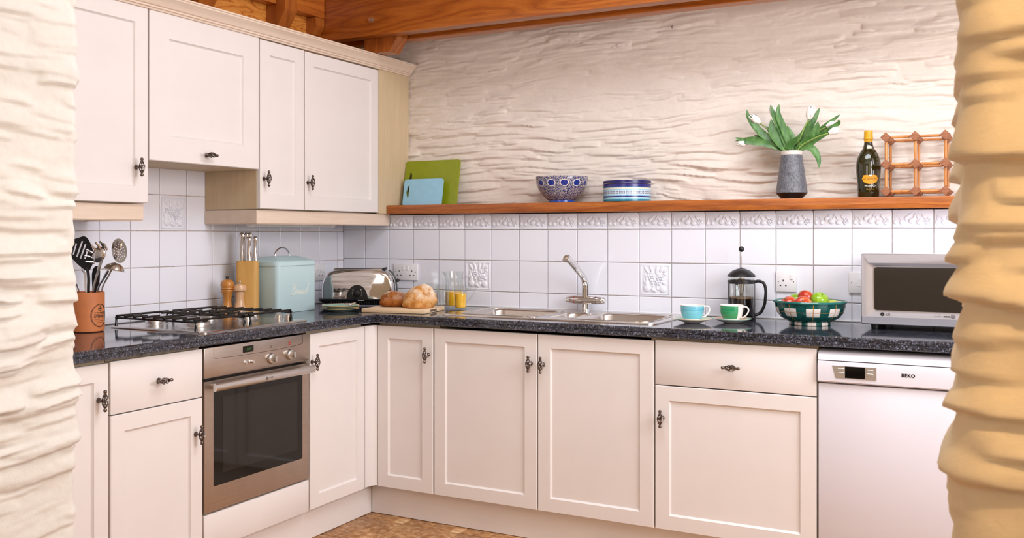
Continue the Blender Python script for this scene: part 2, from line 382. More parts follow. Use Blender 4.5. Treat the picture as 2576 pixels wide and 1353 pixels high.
# ceiling with roof light
SX0, SX1, SY0, SY1 = 1.65, 3.55, -2.0, -1.0
ce = MB(); ce.box(-.25, SX0, -6.7, .2, 2.95, 3.1).box(SX1, 4.25, -6.7, .2, 2.95, 3.1).box(SX0, SX1, -6.7, SY0, 2.95, 3.1).box(SX0, SX1, SY1, .2, 2.95, 3.1)
struct('ceiling', ce, M['plaster'], 'white boarded ceiling with a roof light')
# front room
struct('wall_front', MB().box(-.25, 4.25, -6.7, -6.5, 0, 2.95), M['plaster'], 'plain wall of the room in front')

# thick stone wall with the opening we look through
def jamb(name, path, seed, mat, label, amp):
    """displaced sheet along a plan polyline with rounded corners; normal is to the side (dy,-dx)"""
    pts = []; nor = []; ss = []; s = 0
    P2 = [Vector(p) for p in path]; rad = .045; st = .006
    segs = []
    for i in range(len(P2) - 1):
        a, b_ = P2[i], P2[i + 1]; d = (b_ - a).normalized(); n = Vector((d.y, -d.x))
        a2 = a + d * (rad if i else 0); b2 = b_ - d * (rad if i < len(P2) - 2 else 0)
        k = max(2, int((b2 - a2).length / st))
        for j in range(k): pts.append(a2 + (b2 - a2) * j / k); nor.append(n)
        if i < len(P2) - 2:
            d2 = (P2[i + 2] - b_).normalized(); n2 = Vector((d2.y, -d2.x)); c = b2 - n * rad
            for j in range(12):
                q = (n * (1 - j / 12) + n2 * (j / 12)).normalized(); pts.append(c + q * rad); nor.append(q)
    pts.append(P2[-1]); nor.append(nor[-1])
    pts = np.array([tuple(p) for p in pts]); nor = np.array([tuple(n) for n in nor])
    ss = np.concatenate([[0], np.cumsum(np.linalg.norm(np.diff(pts, axis=0), axis=1))])
    zs = np.arange(0, 2.4, .0045); Uq, Vq = np.meshgrid(ss, zs)
    h = rubble(Uq, Vq, seed, .056, .28) * amp
    G = np.zeros((len(zs), len(ss), 3)); G[..., 0] = pts[:, 0] + nor[:, 0] * (h - amp * .45); G[..., 1] = pts[:, 1] + nor[:, 1] * (h - amp * .45); G[..., 2] = Vq
    return sheet(G, name, mat, label)
JL = 1.217; JR = 3.068; YK, YF = -2.6, -3.02
jl = jamb('wall_partition_left', [(.0, YK), (JL, YK), (JL, YF), (.0, YF)][::-1], 21, M['stone_white'], 'white painted rough stone jamb of the opening', .040)
jr = jamb('wall_partition_right', [(4.0, YK), (JR, YK), (JR, YF), (4.0, YF)], 52, M['stone_lamplit'], 'painted rough stone jamb with warm lamplight in its colour', .025)
struct('trim_1', MB().box(0, 4.0, YF, YK, 2.2, 2.94, .01), M['stone_white'], 'white lintel wall over the opening')

# tiles
def tile_mesh(w, h, t=.007, g=.0015):
    bm = MB(); e = .0022
    bm.add([(g, t, g), (w - g, t, g), (w - g, t, h - g), (g, t, h - g), (g, e * .6, g), (w - g, e * .6, g), (w - g, e * .6, h - g), (g, e * .6, h - g),
            (g + e, 0, g + e), (w - g - e, 0, g + e), (w - g - e, 0, h - g - e), (g + e, 0, h - g - e)],
           [(0, 1, 5, 4), (1, 2, 6, 5), (2, 3, 7, 6), (3, 0, 4, 7), (4, 5, 9, 8), (5, 6, 10, 9), (6, 7, 11, 10), (7, 4, 8, 11), (8, 9, 10, 11)])
    return bm
TM = {}
def tmesh(w, h):
    k = (round(w, 4), round(h, 4))
    if k not in TM: TM[k] = tile_mesh(*k).mesh('tile', M['tile'], angle=24)
    return TM[k]
def fruit_mesh(p):
    """plain square tile with a raised frame and moulded fruit"""
    b = tile_mesh(p, p); s = p / .15
    for x0, x1, z0, z1 in ((.010, .140, .010, .014), (.010, .140, .136, .140), (.010, .014, .010, .140), (.136, .140, .010, .140)):
        b.box(x0 * s, x1 * s, -.0022, .002, z0 * s, z1 * s, .0012)
    def e(x, z, rx, rz, ry=.006, rot=0): b.ell((0, 0, 0), (rx * s, ry, rz * s), 14, 8, T(x * s, 0, z * s) @ Matrix.Rotation(R(rot), 4, 'Y'))
    e(.038, .038, .018, .017); e(.037, .058, .011, .022); e(.036, .078, .006, .012); b.tube([(.036 * s, -.002, .086 * s), (.029 * s, -.002, .097 * s)], .0014, 6)
    e(.066, .031, .010, .0095); e(.076, .027, .010, .0095); e(.087, .036, .007, .008); e(.111, .034, .0165, .0155)
    b.tube([(.066 * s, -.002, .04 * s), (.066 * s, -.002, .07 * s)], .0013, 6); b.tube([(.087 * s, -.002, .042 * s), (.068 * s, -.002, .075 * s)], .0013, 6)
    rnd = random.Random(4)
    for x, z in ((.046, .092), (.056, .095), (.066, .093), (.05, .082), (.06, .084), (.07, .082), (.055, .073), (.065, .072), (.075, .074), (.062, .062), (.085, .085), (.094, .09), (.104, .088), (.089, .076), (.098, .079), (.108, .077), (.083, .066), (.092, .067), (.102, .067), (.087, .057), (.096, .057), (.112, .092)): e(x, z, .0056, .0056, .006)
    for x, z, r, L in ((.036, .118, -35, .024), (.058, .122, -20, .026), (.083, .12, 12, .026), (.104, .122, 28, .022), (.121, .115, 55, .016), (.121, .1, 110, .014), (.026, .07, 8, .014), (.089, .1, 60, .014), (.06, .105, 80, .012), (.115, .062, 120, .013)): e(x, z, .0072, L * .8, .0042, r)
    return b.mesh('fruit_tile', M['tile'], angle=38)
def border_mesh(w, h):
    b = tile_mesh(w, h); b.box(.0012, w - .0012, -.0032, .001, .004, .010, .0015); b.box(.0012, w - .0012, -.006, .001, h - .010, h - .001, .003)
    def e(x, z, rx, rz, ry=.005, rot=0): b.ell((0, 0, 0), (rx, ry, rz), 12, 8, T(x, 0, z) @ Matrix.Rotation(R(rot), 4, 'Y'))
    e(.012, .026, .0075, .0085); e(.034, .025, .0075, .0085); b.tube([(.012, -.001, .034), (.014, -.002, .047), (.010, -.001, .056)], .0011, 6); b.tube([(.034, -.001, .033), (.026, -.002, .046), (.010, -.001, .056)], .0011, 6)
    e(.052, .042, .008, .010, .005, 25); e(.072, .031, .0125, .012, .006); e(.100, .026, .0125, .0105, .006); e(.093, .046, .004, .010, .004, -25); e(.083, .052, .004, .012, .004, 30); e(.115, .048, .005, .012, .004, -40); e(.065, .055, .004, .011, .004, 50)
    for x, z in ((.124, .036), (.131, .040), (.138, .036), (.120, .030), (.127, .030), (.134, .031), (.123, .023), (.131, .024), (.138, .029), (.128, .018)): e(x, z, .0042, .0042, .0045)
    return b.mesh('border_tile', M['tile'], angle=38)
TP = .1515; ZR, ZL = 1.2896, 1.281; r0, l0 = .1409, .0545
FRUIT = fruit_mesh(TP); BORD = border_mesh(TP, .0775)
def rows(z0): return [(z0 + TP, TP), (z0, TP), (z0 - TP, TP), (z0 - 2 * TP, TP), (.9105, z0 - 2 * TP - .9105)]
colsR = [(0.0, r0)] + [(r0 + k * TP, TP) for k in range(25)]
for i, (x, w) in enumerate(colsR):
    zz = ZR
    for j, (zb, h) in enumerate(((ZR, None), (ZR - TP, TP), (ZR - 2 * TP, TP), (.9105, ZR - 2 * TP - .9105))):
        if j == 0:
            if i < 2: link('tile', tmesh(w, .0775), splash_b, (x, -.001, ZR)); continue
            link('border_tile', BORD, splash_b, (x, -.001, ZR)); continue
        fr = j == 2 and i in (5, 11)
        link('fruit_tile' if fr else 'tile', FRUIT if fr else tmesh(w, h), splash_b, (x, -.001, zb))
colsL = [(-l0, l0)] + [(-(l0 + (k + 1) * TP), TP) for k in range(16)]
for i, (y, w) in enumerate(colsL):
    for j, (zb, h) in enumerate(((ZL + TP, TP), (ZL, TP), (ZL - TP, TP), (ZL - 2 * TP, TP), (.9105, ZL - 2 * TP - .9105))):
        if j == 0 and not (-1.9 < y < -1.1): continue
        fr = j == 1 and i == 8
        link('fruit_tile' if fr else 'tile', FRUIT if fr else tmesh(w, h), splash_l, (.001, y, zb), (0, 0, PI / 2))
# sealant line along the worktop
MB().box(0, 4.0, -.006, .0, .9102, .916, .001).build('sealant', M['silicone'], wall_back)
# floor
floor = struct('floor', MB().box(-.25, 4.25, -6.7, .2, -.1, -.003), M['floor_grout'], 'brown stone effect tiled floor')
FT = .288
fm = MB().box(.002, FT - .002, .002, FT - .002, -.01, 0, .002).mesh('floor_tile', M['floor'])
for i in range(14):
    for j in range(13):
        x = .793 - FT + (i) * FT; y = -.625 + FT - (j + 1) * FT
        if x + FT > 4.0: continue
        link('floor_tile', fm, floor, (x, y, 0), (0, 0, 0))
# ------------------------------------------------------------------ roof timbers
def timber(name, mb, mat, label, cat='beam', group=None): return tag(mb.build(name, mat, angle=15), label, cat, group)
BZ = 2.235
tb = thing('tie_beam', 'wide varnished pine tie beam with a bolt, spanning in front of the stone wall', 'beam', (0, -.30, BZ))
MB().box(.055, 3.99, 0, .07, 0, .30, .004).build('timber', M['pine'], tb)
bp = ony(933, 50, -.30); bl = MB(); bl.lathe([(.0115, 0), (.0115, .008), (.0095, .0105), (0.0001, .0105)], 6, T(bp[0], -.002, bp[2] - BZ) @ Matrix.Rotation(PI / 2, 4, 'X')); bl.lathe([(.015, 0), (.015, .002), (.0001, .002)], 20, T(bp[0], 0, bp[2] - BZ) @ Matrix.Rotation(PI / 2, 4, 'X'))
tag(bl.build('bolt', M['polished'], tb), 'steel hexagon bolt head')
timber('tie_beam', MB().box(.055, 3.99, -.13, -.06, BZ, BZ + .30, .004), M['pine'], 'second pine tie beam close to the stone wall, behind the bolted one')
rf = MB(); x0 = .30; rf.prism([(x0, 2.165), (.452, 2.165), (.498, 2.235), (.498, 2.5), (x0, 2.5)], 0, .092)
rf.v = [(x, -.138 - (z), y) for x, y, z in [(v[0], v[1], v[2]) for v in rf.v]]
timber('rafter_foot', rf, M['joist'], 'chamfered pine rafter end gripped between the two tie beams')
timber('wall_plate_board', MB().box(-.004, .05, -2.58, .10, 2.0, 2.42, .002), M['ply'], 'wild grained pine board along the wall above the cupboards')
timber('purlin_board', MB().box(.056, .11, -2.58, -.302, 2.346, 2.66, .003), M['pine_y'], 'plain pine board above the wild grained one')
def joist(y0, y1, x1, zb, label):
    q = MB(); q.prism([(.052, zb), (x1 - .055, zb), (x1, zb + .085), (x1, 2.7), (.1115, 2.7), (.1115, 2.344), (.052, 2.344)], y0, y1)
    q.v = [(a, c, b_) for a, b_, c in q.v]
    return timber('joist_end', q, M['joist'], label, 'joist', 'joist ends above the wall cupboards')
joist(-.665, -.580, .165, 2.232, 'chamfered pine joist end above the narrow wall cupboard')
joist(-1.165, -1.075, .165, 2.232, 'chamfered pine joist end above the extractor cupboard')
q = MB(); q.prism([(.052, 2.262), (.082, 2.262), (.108, 2.305), (.108, 2.344), (.052, 2.344)], -.372, -.303); q.v = [(a, c, b_) for a, b_, c in q.v]
timber('joist_end', q, M['joist'], 'short pine joist end tucked against the tie beam', 'joist', 'joist ends above the wall cupboards')

# ------------------------------------------------------------------ cupboards
def handle_mesh():
    b = MB(); Lh = .0285
    for k in range(6):
        pts = []
        for i in range(17):
            t = i / 16; a = 2 * PI * k / 6 + 2.6 * t; r = .0018 + .0082 * math.sin(PI * t) ** .9
            pts.append((r * math.cos(a), r * math.sin(a), -.022 + .044 * t))
        b.tube(pts, .0019, 6)
    for s in (-1, 1):
        b.lathe([(.0001, .0), (.0045, .0), (.0042, .004), (.0056, .0065), (.0062, .009), (.0056, .012), (.0035, .0145), (.0001, .0155)], 14, T(0, 0, s * .0195) @ (Matrix.Identity(4) if s > 0 else Matrix.Rotation(PI, 4, 'X')))
    mb = MB(); mb.add(b.v, b.f, T(0, -.030, 0))
    mb.lathe([(.0088, 0), (.0088, .003), (.006, .006), (.004, .010), (.0042, .020), (.006, .026), (.0001, .027)], 16, Matrix.Rotation(PI / 2, 4, 'X'))
    return mb.mesh('handle', M['pewter'], angle=50)
HM = handle_mesh()
def shaker(w, h, t=.020, fw=.055, bot=None):
    """panelled door: x 0..w, z 0..h, front at y=0 facing -y"""
    b = MB(); e = .0022; d = .0075; s = .007; B_ = bot or fw
    O = [(0, 0), (w, 0), (w, h), (0, h)]; O2 = [(e, e), (w - e, e), (w - e, h - e), (e, h - e)]
    I1 = [(fw, B_), (w - fw, B_), (w - fw, h - fw), (fw, h - fw)]; I2 = [(fw + s, B_ + s), (w - fw - s, B_ + s), (w - fw - s, h - fw - s), (fw + s, h - fw - s)]
    I1b = [(fw + .0015, B_ + .0015), (w - fw - .0015, B_ + .0015), (w - fw - .0015, h - fw - .0015), (fw + .0015, h - fw - .0015)]
    rings = [([(x, t, z) for x, z in O]), ([(x, e, z) for x, z in O]), ([(x, 0, z) for x, z in O2]), ([(x, 0, z) for x, z in I1]), ([(x, .0035, z) for x, z in I1b]), ([(x, d, z) for x, z in I2])]
    vs = sum(rings, []); fs = [(3, 2, 1, 0), (20, 21, 22, 23)]
    for r in range(5):
        for k in range(4): fs.append((r * 4 + k, r * 4 + (k + 1) % 4, r * 4 + 4 + (k + 1) % 4, r * 4 + 4 + k))
    b.add(vs, fs); return b
def slab(w, h, t=.020): return MB().box(0, w, 0, t, 0, h, .0025)
def handle(door, x, z, horiz=False): return link('handle', HM, door, (x, 0, z), (0, PI / 2 if horiz else 0, 0))
def carcass(t, w, z0, z1, depth, open_front=False):
    b = MB(); s = .018
    b.box(0, s, .022, depth, z0, z1).box(w - s, w, .022, depth, z0, z1).box(s, w - s, .022, depth, z0, z0 + s).box(s, w - s, depth - .008, depth, z0 + s, z1).box(s, w - s, .022, depth - .008, z1 - s, z1)
    return b.build('carcass', M['carcass'], t)
YF_, XF_ = -.597, .615
Zb, Zt = .138, .859
# right-hand run (faces -y)
def runR(name, label, x0, x1, cat='cabinet'): return thing(name, label, cat, (x0 - .001, YF_, 0)), x1 - x0 + .002
def hR(px_, py_, t): p = ony(px_, py_, YF_ - .03); return p[0] - t.location.x, p[2]
def door(t, x0, x1, z0, z1, m=None, plainf=False, fw=.055, name='door'):
    mb = slab(x1 - x0, z1 - z0) if plainf else shaker(x1 - x0, z1 - z0, fw=fw)
    return mb.build(name, M['paint'], t, (x0, 0, z0))
t, w = runR('base_cabinet', 'narrow cream base cupboard beside the curved corner post', .6380, .9305)
carcass(t, w, .1385, .868, .57); d = door(t, .002, w - .002, Zb, Zt); x, z = hR(1068, 894, t); handle(d, x - .002, z - Zb)
t, w = runR('sink_cabinet', 'wide cream base cupboard with two doors under the sink', .9345, 1.927)
b = MB(); b.box(0, .018, .022, .57, .1385, .868).box(w - .018, w, .022, .57, .1385, .868).box(.018, w - .018, .022, .57, .1385, .15).box(.018, w - .018, .562, .57, .138, .70); b.build('carcass', M['carcass'], t)
o0 = t.location.x
d = door(t, .936 - o0, 1.4282 - o0, Zb, Zt); x, z = hR(1328, 916, t); handle(d, x - (.936 - o0), z - Zb)
d = door(t, 1.4335 - o0, 1.9255 - o0, Zb, Zt); x, z = hR(1359, 919, t); handle(d, x - (1.4335 - o0), z - Zb)
t, w = runR('drawer_cabinet', 'cream base cupboard with a wide drawer, next to the dishwasher', 1.9305, 2.5275)
carcass(t, w, .1385, .868, .57); o0 = t.location.x
d = door(t, 1.932 - o0, 2.5265 - o0, .692, .862, plainf=True, name='drawer'); x, z = hR(1837, 926, t); handle(d, x - (1.932 - o0), z - .692, True)
d = door(t, 1.932 - o0, 2.5265 - o0, Zb, .688); x, z = hR(1660, 1054, t); handle(d, x - (1.932 - o0), z - Zb)
# corner post (concave quarter)
cp = MB(); pr = [(.615, -.660), (.615, -.657)] + [(.6347 - .0195 * math.cos(R(a)), -.6166 + .0195 * 0 - .0405 * (1 - math.sin(R(a)))) for a in ()]
pr = [(.6149, -.6585)]
for k in range(9):
    a = PI / 2 * k / 8; pr.append((.6365 - .0215 * math.cos(a), -.6565 + .0595 * math.sin(a)))
pr += [(.6365, -.575), (.593, -.575), (.593, -.6585)]
cp.prism(pr, Zb + .004, Zt); tag(cp.build('corner_post', M['paint']), 'cream curved corner post where the two cupboard runs meet', 'post')
# left-hand run (faces +x)
def runL(name, label, y0, y1, cat='cabinet', X=XF_): return thing(name, label, cat, (X, y0 - .001, 0), PI / 2), y1 - y0 + .002
def hL(px_, py_, t, X=XF_): p = onx(px_, py_, X + .03); return p[1] - t.location.y, p[2]
t, w = runL('base_cabinet', 'cream base cupboard between the oven and the corner post', -1.0405, -.6605)
carcass(t, w, .1385, .868, .59); d = door(t, .002, w - .002, Zb, Zt); x, z = hL(799, 911, t); handle(d, x - .002, z - Zb)
t, w = runL('drawer_cabinet', 'cream base cupboard with a narrow drawer beside the oven', -2.034, -1.636)
carcass(t, w, .1385, .868, .59)
d = door(t, .002, w - .002, .692, .862, plainf=True, name='drawer'); x, z = hL(415, 958, t); handle(d, x - .002, z - .692, True)
d = door(t, .002, w - .002, Zb, .688); x, z = hL(508, 1094, t); handle(d, x - .002, z - Zb)
t, w = runL('base_cabinet', 'cream base cupboard half hidden by the stone jamb', -2.539, -2.04)
carcass(t, w, .1385, .868, .59); d = door(t, .002, w - .002, Zb, Zt); x, z = hL(269, 1008, t); handle(d, w - .042, z - Zb)
# oven and its panel
ov, w = runL('oven', 'stainless steel built in oven with a dark glass door', -1.629, -1.048, 'oven'); yo = ov.location.y
def LO(x, y): p = onx(x, y, XF_); return p[1] - yo, p[2]
MB().box(.012, w - .012, .024, .56, .275, .862).build('body', M['black_enamel'], ov)
cpn = MB().box(.002, w - .002, 0, .022, .7525, .862, .002).build('control_panel', M['steel'], ov)
ln = MB(); lp = [LO(x, y) for x, y in ((538, 873), (538, 899), (541, 902), (600, 895), (680, 882), (740, 870), (759, 864.5), (761, 862), (761, 841))]
ln.tube([(a, -.0002, c) for a, c in lp], .0007, 5); ln.build('outline', M['dark'], cpn)
a, c = LO(611, 887.5); a2, c2 = LO(637.5, 868); dsp = MB().box(a, a2, -.0018, .002, c, c2 + .001, .001).build('display', M['black_gloss'], cpn)
gm = plain('green_led', (20, 90, 10), .5); NTg = NT('green_led_lit'); M['led'] = NTg.set((20, 60, 8), .5, emit=(90, 190, 30), es=.22)
tx = textmb('0:00', .0125, .12); tx.build('digits', M['led'], dsp, ((a + a2) / 2, -.0021, (c + c2) / 2))
M['red'] = plain('red_print', (170, 20, 14), .4)
a, c = LO(728, 863); sy = MB().box(a - .005, a + .005, -.0006, .001, c - .006, c + .006); sy.build('red_symbol', M['red'], cpn)
textmb('i', .010).build('red_symbol_mark', M['white_plastic'], cpn, (a, -.0008, c))
a, c = LO(681, 871); sy = MB()
for q in ((-.004, -.0034, -.006, .004), (.0034, .004, -.006, .004), (-.004, .004, -.006, -.0054), (-.004, .004, .0034, .004)): sy.box(a + q[0], a + q[1], -.0005, .001, c + q[2], c + q[3])
sy.build('symbol', M['dark'], cpn)
FR = Matrix.Rotation(PI / 2, 4, 'X')
for px_, py_ in ((681, 901), (728, 891)):
    a, c = LO(px_, py_); k = MB(); k.lathe([(.0215, 0), (.0215, .003), (.018, .010), (.014, .012), (.0001, .012)], 28, FR)
    k.box(-.0055, .0055, -.030, -.010, -.0115, .0115, .002); k.build('knob', M['satin'], cpn, (a, 0, c))
for px_, py_, p in ((617.5, 911.5, .006), (629.5, 909.5, .020)):
    a, c = LO(px_, py_); k = MB(); k.lathe([(.0078, 0), (.0078, .002), (.0055, .003), (.0052, p), (.0001, p + .0005)], 20, FR); k.build('button', M['satin'], cpn, (a, 0, c))
od = MB(); wx = w; gx0, gx1, gz0, gz1 = .048, w - .042, .361, .7035; zb, zt_ = .272, .742
od.box(.002, gx0, 0, .03, zb, zt_, .0015).box(gx1, w - .002, 0, .03, zb, zt_, .0015).box(gx0 - .002, gx1 + .002, .0003, .03, zb, gz0).box(gx0 - .002, gx1 + .002, .0003, .03, gz1, zt_)
odr = od.build('door', M['steel'], ov)
gl = MB(); gl.box(gx0 - .001, gx1 + .001, .001, .006, gz0 - .001, gz1 + .001); gl.build('glass', M['black_gloss'], odr)
M['oven_inner'] = plain('oven_inner_glass', (34, 31, 29), .06, var=.12, vs=4)
ia, ic = LO(560, 1196); ia2, ic2 = LO(748, 968)
MB().box(ia, ia2, .0004, .002, .402, .678, .0003).build('inner_window', M['oven_inner'], odr)
hb = MB(); xa, xb = .018, w - .012; hz = .7225
hb.prism([(-.0 + .0, 0)] and [(-.040, -.013), (-.034, -.0155), (-.028, -.013), (-.026, 0), (-.028, .013), (-.034, .0155), (-.040, .013), (-.0445, .006), (-.0455, 0), (-.0445, -.006)], xa, xb)
hb.v = [(c_, a_, b_ + hz) for a_, b_, c_ in hb.v]
hnd = hb.build('handle', M['satin'], odr)
for xx in (xa + .02, xb - .02): MB().box(xx - .008, xx + .008, -.030, .002, hz - .009, hz + .009, .002).build('handle_mount', M['satin'], odr)
textmb('N', .0075, bold=.0002).build('lettering', M['dark'], hnd, (.279, -.0460, hz)); textmb('EFF', .0085, bold=.0002, spacing=1.9).build('lettering', M['dark'], hnd, (.302, -.0460, hz))
rg = MB(); rg.tube([(.0062 * math.cos(k * PI / 12), 0, .0062 * math.sin(k * PI / 12)) for k in range(25)], .0005, 5); rg.build('logo_ring', M['dark'], hnd, (.279, -.0458, hz))
t, w = runL('oven_housing', 'cream panelled cupboard housing below the oven', -1.629, -1.048)
b = MB(); b.box(0, .010, .022, .57, .138, .256).box(w - .010, w, .022, .57, .138, .256).box(.010, w - .010, .022, .57, .138, .150).box(0, w, .022, .57, .256, .268); b.build('carcass', M['carcass'], t)
slab(w - .004, .128).build('drawer_front', M['paint'], t, (.002, 0, .137))
# plinths
tag(MB().box(.557, .574, -2.55, -.552, .002, .137, .001).build('plinth_board', M['paint']), 'cream plinth board below the oven run', 'plinth')
tag(MB().box(.575, 2.53, -.551, -.534, .002, .137, .001).build('plinth_board', M['paint']), 'cream plinth board below the sink run', 'plinth')

# wall cupboards (front plane x = .32)
XU = .32; ZU0, ZU1 = 1.376, 2.098
def up(name, label, y0, y1, z0, z1, hx, hy, hh=False, fw=.06):
    t, w = runL(name, label, y0, y1, 'cabinet', XU)
    carcass(t, w, z0, ZU1 + .004, .3185); d = door(t, .0015, w - .0015, z0 + .001, z1, fw=fw); x, z = hL(hx, hy, t, XU); handle(d, x - .0015, z - z0 - .001, hh); return t
up('wall_cabinet', 'tall cream wall cupboard beside the extractor cupboard, cut off by the stone jamb', -2.115, -1.615, 1.382, 2.105, 357, 420)
up('extractor_cabinet', 'shorter cream wall cupboard over the hob with a sideways handle', -1.609, -1.0155, 1.5425, 2.105, 533, 390, True, .095)
up('wall_cabinet', 'narrow cream wall cupboard between the extractor cupboard and the wide one', -1.0085, -.718, 1.376, 2.100, 677, 449)
up('wall_cabinet', 'wide cream wall cupboard next to the pale oak end panel', -.7105, -.134, 1.376, 2.098, 787, 459)
tag(MB().box(.299, .317, -.128, SY - .004, 1.373, 2.11, .001).build('end_panel', M['carcass']), 'pale oak filler panel between the wall cupboard and stone wall', 'panel')
# cornice and pelmets
cn = MB(); cz = 2.104
prof = [(-.02, cz), (.006, cz), (.008, cz + .006), (.014, cz + .008), (.014, cz + .014), (.020, cz + .017), (.024, cz + .024), (.032, cz + .036), (.043, cz + .043), (.046, cz + .046), (.046, cz + .051), (.050, cz + .053), (.050, cz + .059), (-.02, cz + .059)]
cn.sweep(prof, [(XU, SY - .008), (XU, -2.55)][::-1]); tag(cn.build('cabinet_cornice', M['oak'], angle=25), 'pinkish oak cornice moulding along the wall cupboard tops', 'cornice')
pm = MB(); prf = [(0, 1.3105), (0, 1.371), (-.016, 1.371), (-.016, 1.3105)]
pm.sweep([(.0, 1.316), (.0, 1.3712), (-.016, 1.3712), (-.016, 1.3105), (-.004, 1.3105)], [(.002, -1.0115), (.302, -1.0115), (.302, -.008)])
tag(pm.build('pelmet', M['oak'], angle=25), 'pinkish oak pelmet under the narrow and wide wall cupboards', 'pelmet')
pm = MB(); pm.sweep([(.0, 1.322), (.0, 1.377), (-.016, 1.377), (-.016, 1.3165), (-.004, 1.3165)], [(.302, -2.10), (.302, -1.622), (.002, -1.622)])
tag(pm.build('pelmet', M['oak'], angle=25), 'pinkish oak pelmet under the tall wall cupboard', 'pelmet')
# under-cupboard tube light
tl = thing('tube_light', 'slim white tube light under the wall cupboards', 'light', (.20, -.95, 1.315))
MB().box(-.02, .02, 0, .60, .012, .030, .003).build('housing', M['white_plastic'], tl)
MB().tube([(0, .03, -.002), (0, .57, -.002)], .013, 14).build('tube', plain('frosted_tube', (226, 228, 230), .15, var=.02), tl)
for yy in (.0, .57): MB().tube([(0, yy, -.002), (0, yy + .03, -.002)], .0145, 14).build('end_cap', M['white_plastic'], tl)

# ------------------------------------------------------------------ worktop with sink hole
wt = MB(); ZT = .91
ed = [(-.03, ZT), (-.004, ZT), (-.0012, ZT - .0012), (0, ZT - .004), (0, ZT - .0165), (-.002, ZT - .0185), (-.002, ZT - .0195), (0, ZT - .0215), (0, ZT - .034), (-.004, ZT - .038), (-.03, ZT - .038)]
xe, ye = .638, -.617
wt.sweep(ed, [(3.16, ye), (xe, ye), (xe, -2.585)][::-1])
zb = ZT - .038
wt.box(.003, xe - .03, -2.585, ye + .03, zb, ZT)
hx0, hx1, hy0, hy1 = .955, 1.875, -.475, -.105
wt.box(.003, hx0, ye + .03, -.007, zb, ZT).box(hx1, 3.16, ye + .03, -.007, zb, ZT).box(hx0, hx1, ye + .03, hy0, zb, ZT).box(hx0, hx1, hy1, -.007, zb, ZT)
wto = tag(wt.build('worktop', M['granite'], angle=20), 'polished blue black speckled granite worktop in an L shape', 'worktop')
MB().box(3.134, 3.154, -.595, -.02, .001, .8715, .001).build('support_panel', M['paint'], wto)

# ------------------------------------------------------------------ sink and tap
sk = thing('sink', 'stainless steel inset sink with one and a half bowls and drainer', 'sink', (.915, -.512, ZT))
def bowlrim(b, x0, x1, y0, y1, dep, zt, r=.05):
    rings = []
    for (i, z) in ((-.014, zt), (-.006, zt - .0005), (.0, zt - .003), (.004, zt - .010), (.010, zt - dep + .03), (.018, zt - dep + .010), (.035, zt - dep), ):
        rings.append([(x, y, z) for x, y in rrect(x1 - x0 - 2 * i, y1 - y0 - 2 * i, max(.012, r - i * .6), 6, (x0 + x1) / 2, (y0 + y1) / 2)])
    n = len(rings[0]); vs = sum(rings, []); fs = []
    for k in range(len(rings) - 1):
        for j in range(n): fs.append((k * n + j, k * n + (j + 1) % n, k * n + n + (j + 1) % n, k * n + n + j))
    fs.append(tuple((len(rings) - 1) * n + j for j in range(n))); b.add(vs, fs); return rings[0]
def fill_rect(holes, outer, z):
    """flat plate with rounded holes, by bmesh triangle fill"""
    bm = bmesh.new(); ed = []
    for ring in [outer] + holes:
        vv = [bm.verts.new((x, y, z)) for x, y in ring]
        for i in range(len(vv)): ed.append(bm.edges.new((vv[i], vv[(i + 1) % len(vv)])))
    bmesh.ops.triangle_fill(bm, use_beauty=True, use_dissolve=False, edges=ed)
    bm.verts.index_update(); m = MB(); m.add([v.co for v in bm.verts], [[v.index for v in f.verts] for f in bm.faces]); bm.free(); return m
SWx, SWy = .99, .485; zs = .0052
b1 = (.075, .425, .055, .385); b2 = (.458, .585, .095, .355); b3 = (.618, .935, .055, .385)
plate = MB(); holes = []
for q in (b1, b2, b3):
    r_ = bowlrim(plate, *q, .15 if q != b2 else .09, zs); holes.append([(x, y) for x, y, _ in r_])
outer = rrect(SWx, SWy, .03, 6, SWx / 2, SWy / 2); fp = fill_rect(holes, [(x * .988 + .006, y * .975 + .006) for x, y in outer], zs); plate.add(fp.v, fp.f)
n = len(outer); r1 = [(x * .988 + .006, y * .975 + .006, zs) for x, y in outer]; r2 = [(x * .996 + .002, y * .991 + .002, zs - .0008) for x, y in outer]; r3 = [(x, y, .0006) for x, y in outer]
for A, B_ in ((r1, r2), (r2, r3)): plate.add(A + B_, [(j, (j + 1) % n, n + (j + 1) % n, n + j) for j in range(n)])
plate.build('bowl_plate', M['sink_steel'], sk, angle=40, recalc=False)
rdg = MB()
for (x0, x1, y0, y1) in ((.06, .44, .04, .40), (.603, .95, .04, .40)):
    pth = [(x, y, zs + .0005) for x, y in rrect(x1 - x0, y1 - y0, .06, 6, (x0 + x1) / 2, (y0 + y1) / 2)]; pth.append(pth[0]); rdg.tube(pth, .0022, 6)
rdg.build('raised_edge', M['sink_steel'], sk)
for q in (b1, b3): MB().lathe([(.028, 0), (.028, .002), (.018, .003), (.0001, .0015)], 24).build('drain', M['chrome'], sk, ((q[0] + q[1]) / 2, (q[2] + q[3]) / 2, zs - .15))
MB().lathe([(.02, 0), (.02, .002), (.014, .003), (.0001, .003)], 24).build('overflow_cap', M['chrome'], sk, (.436, .035, zs))
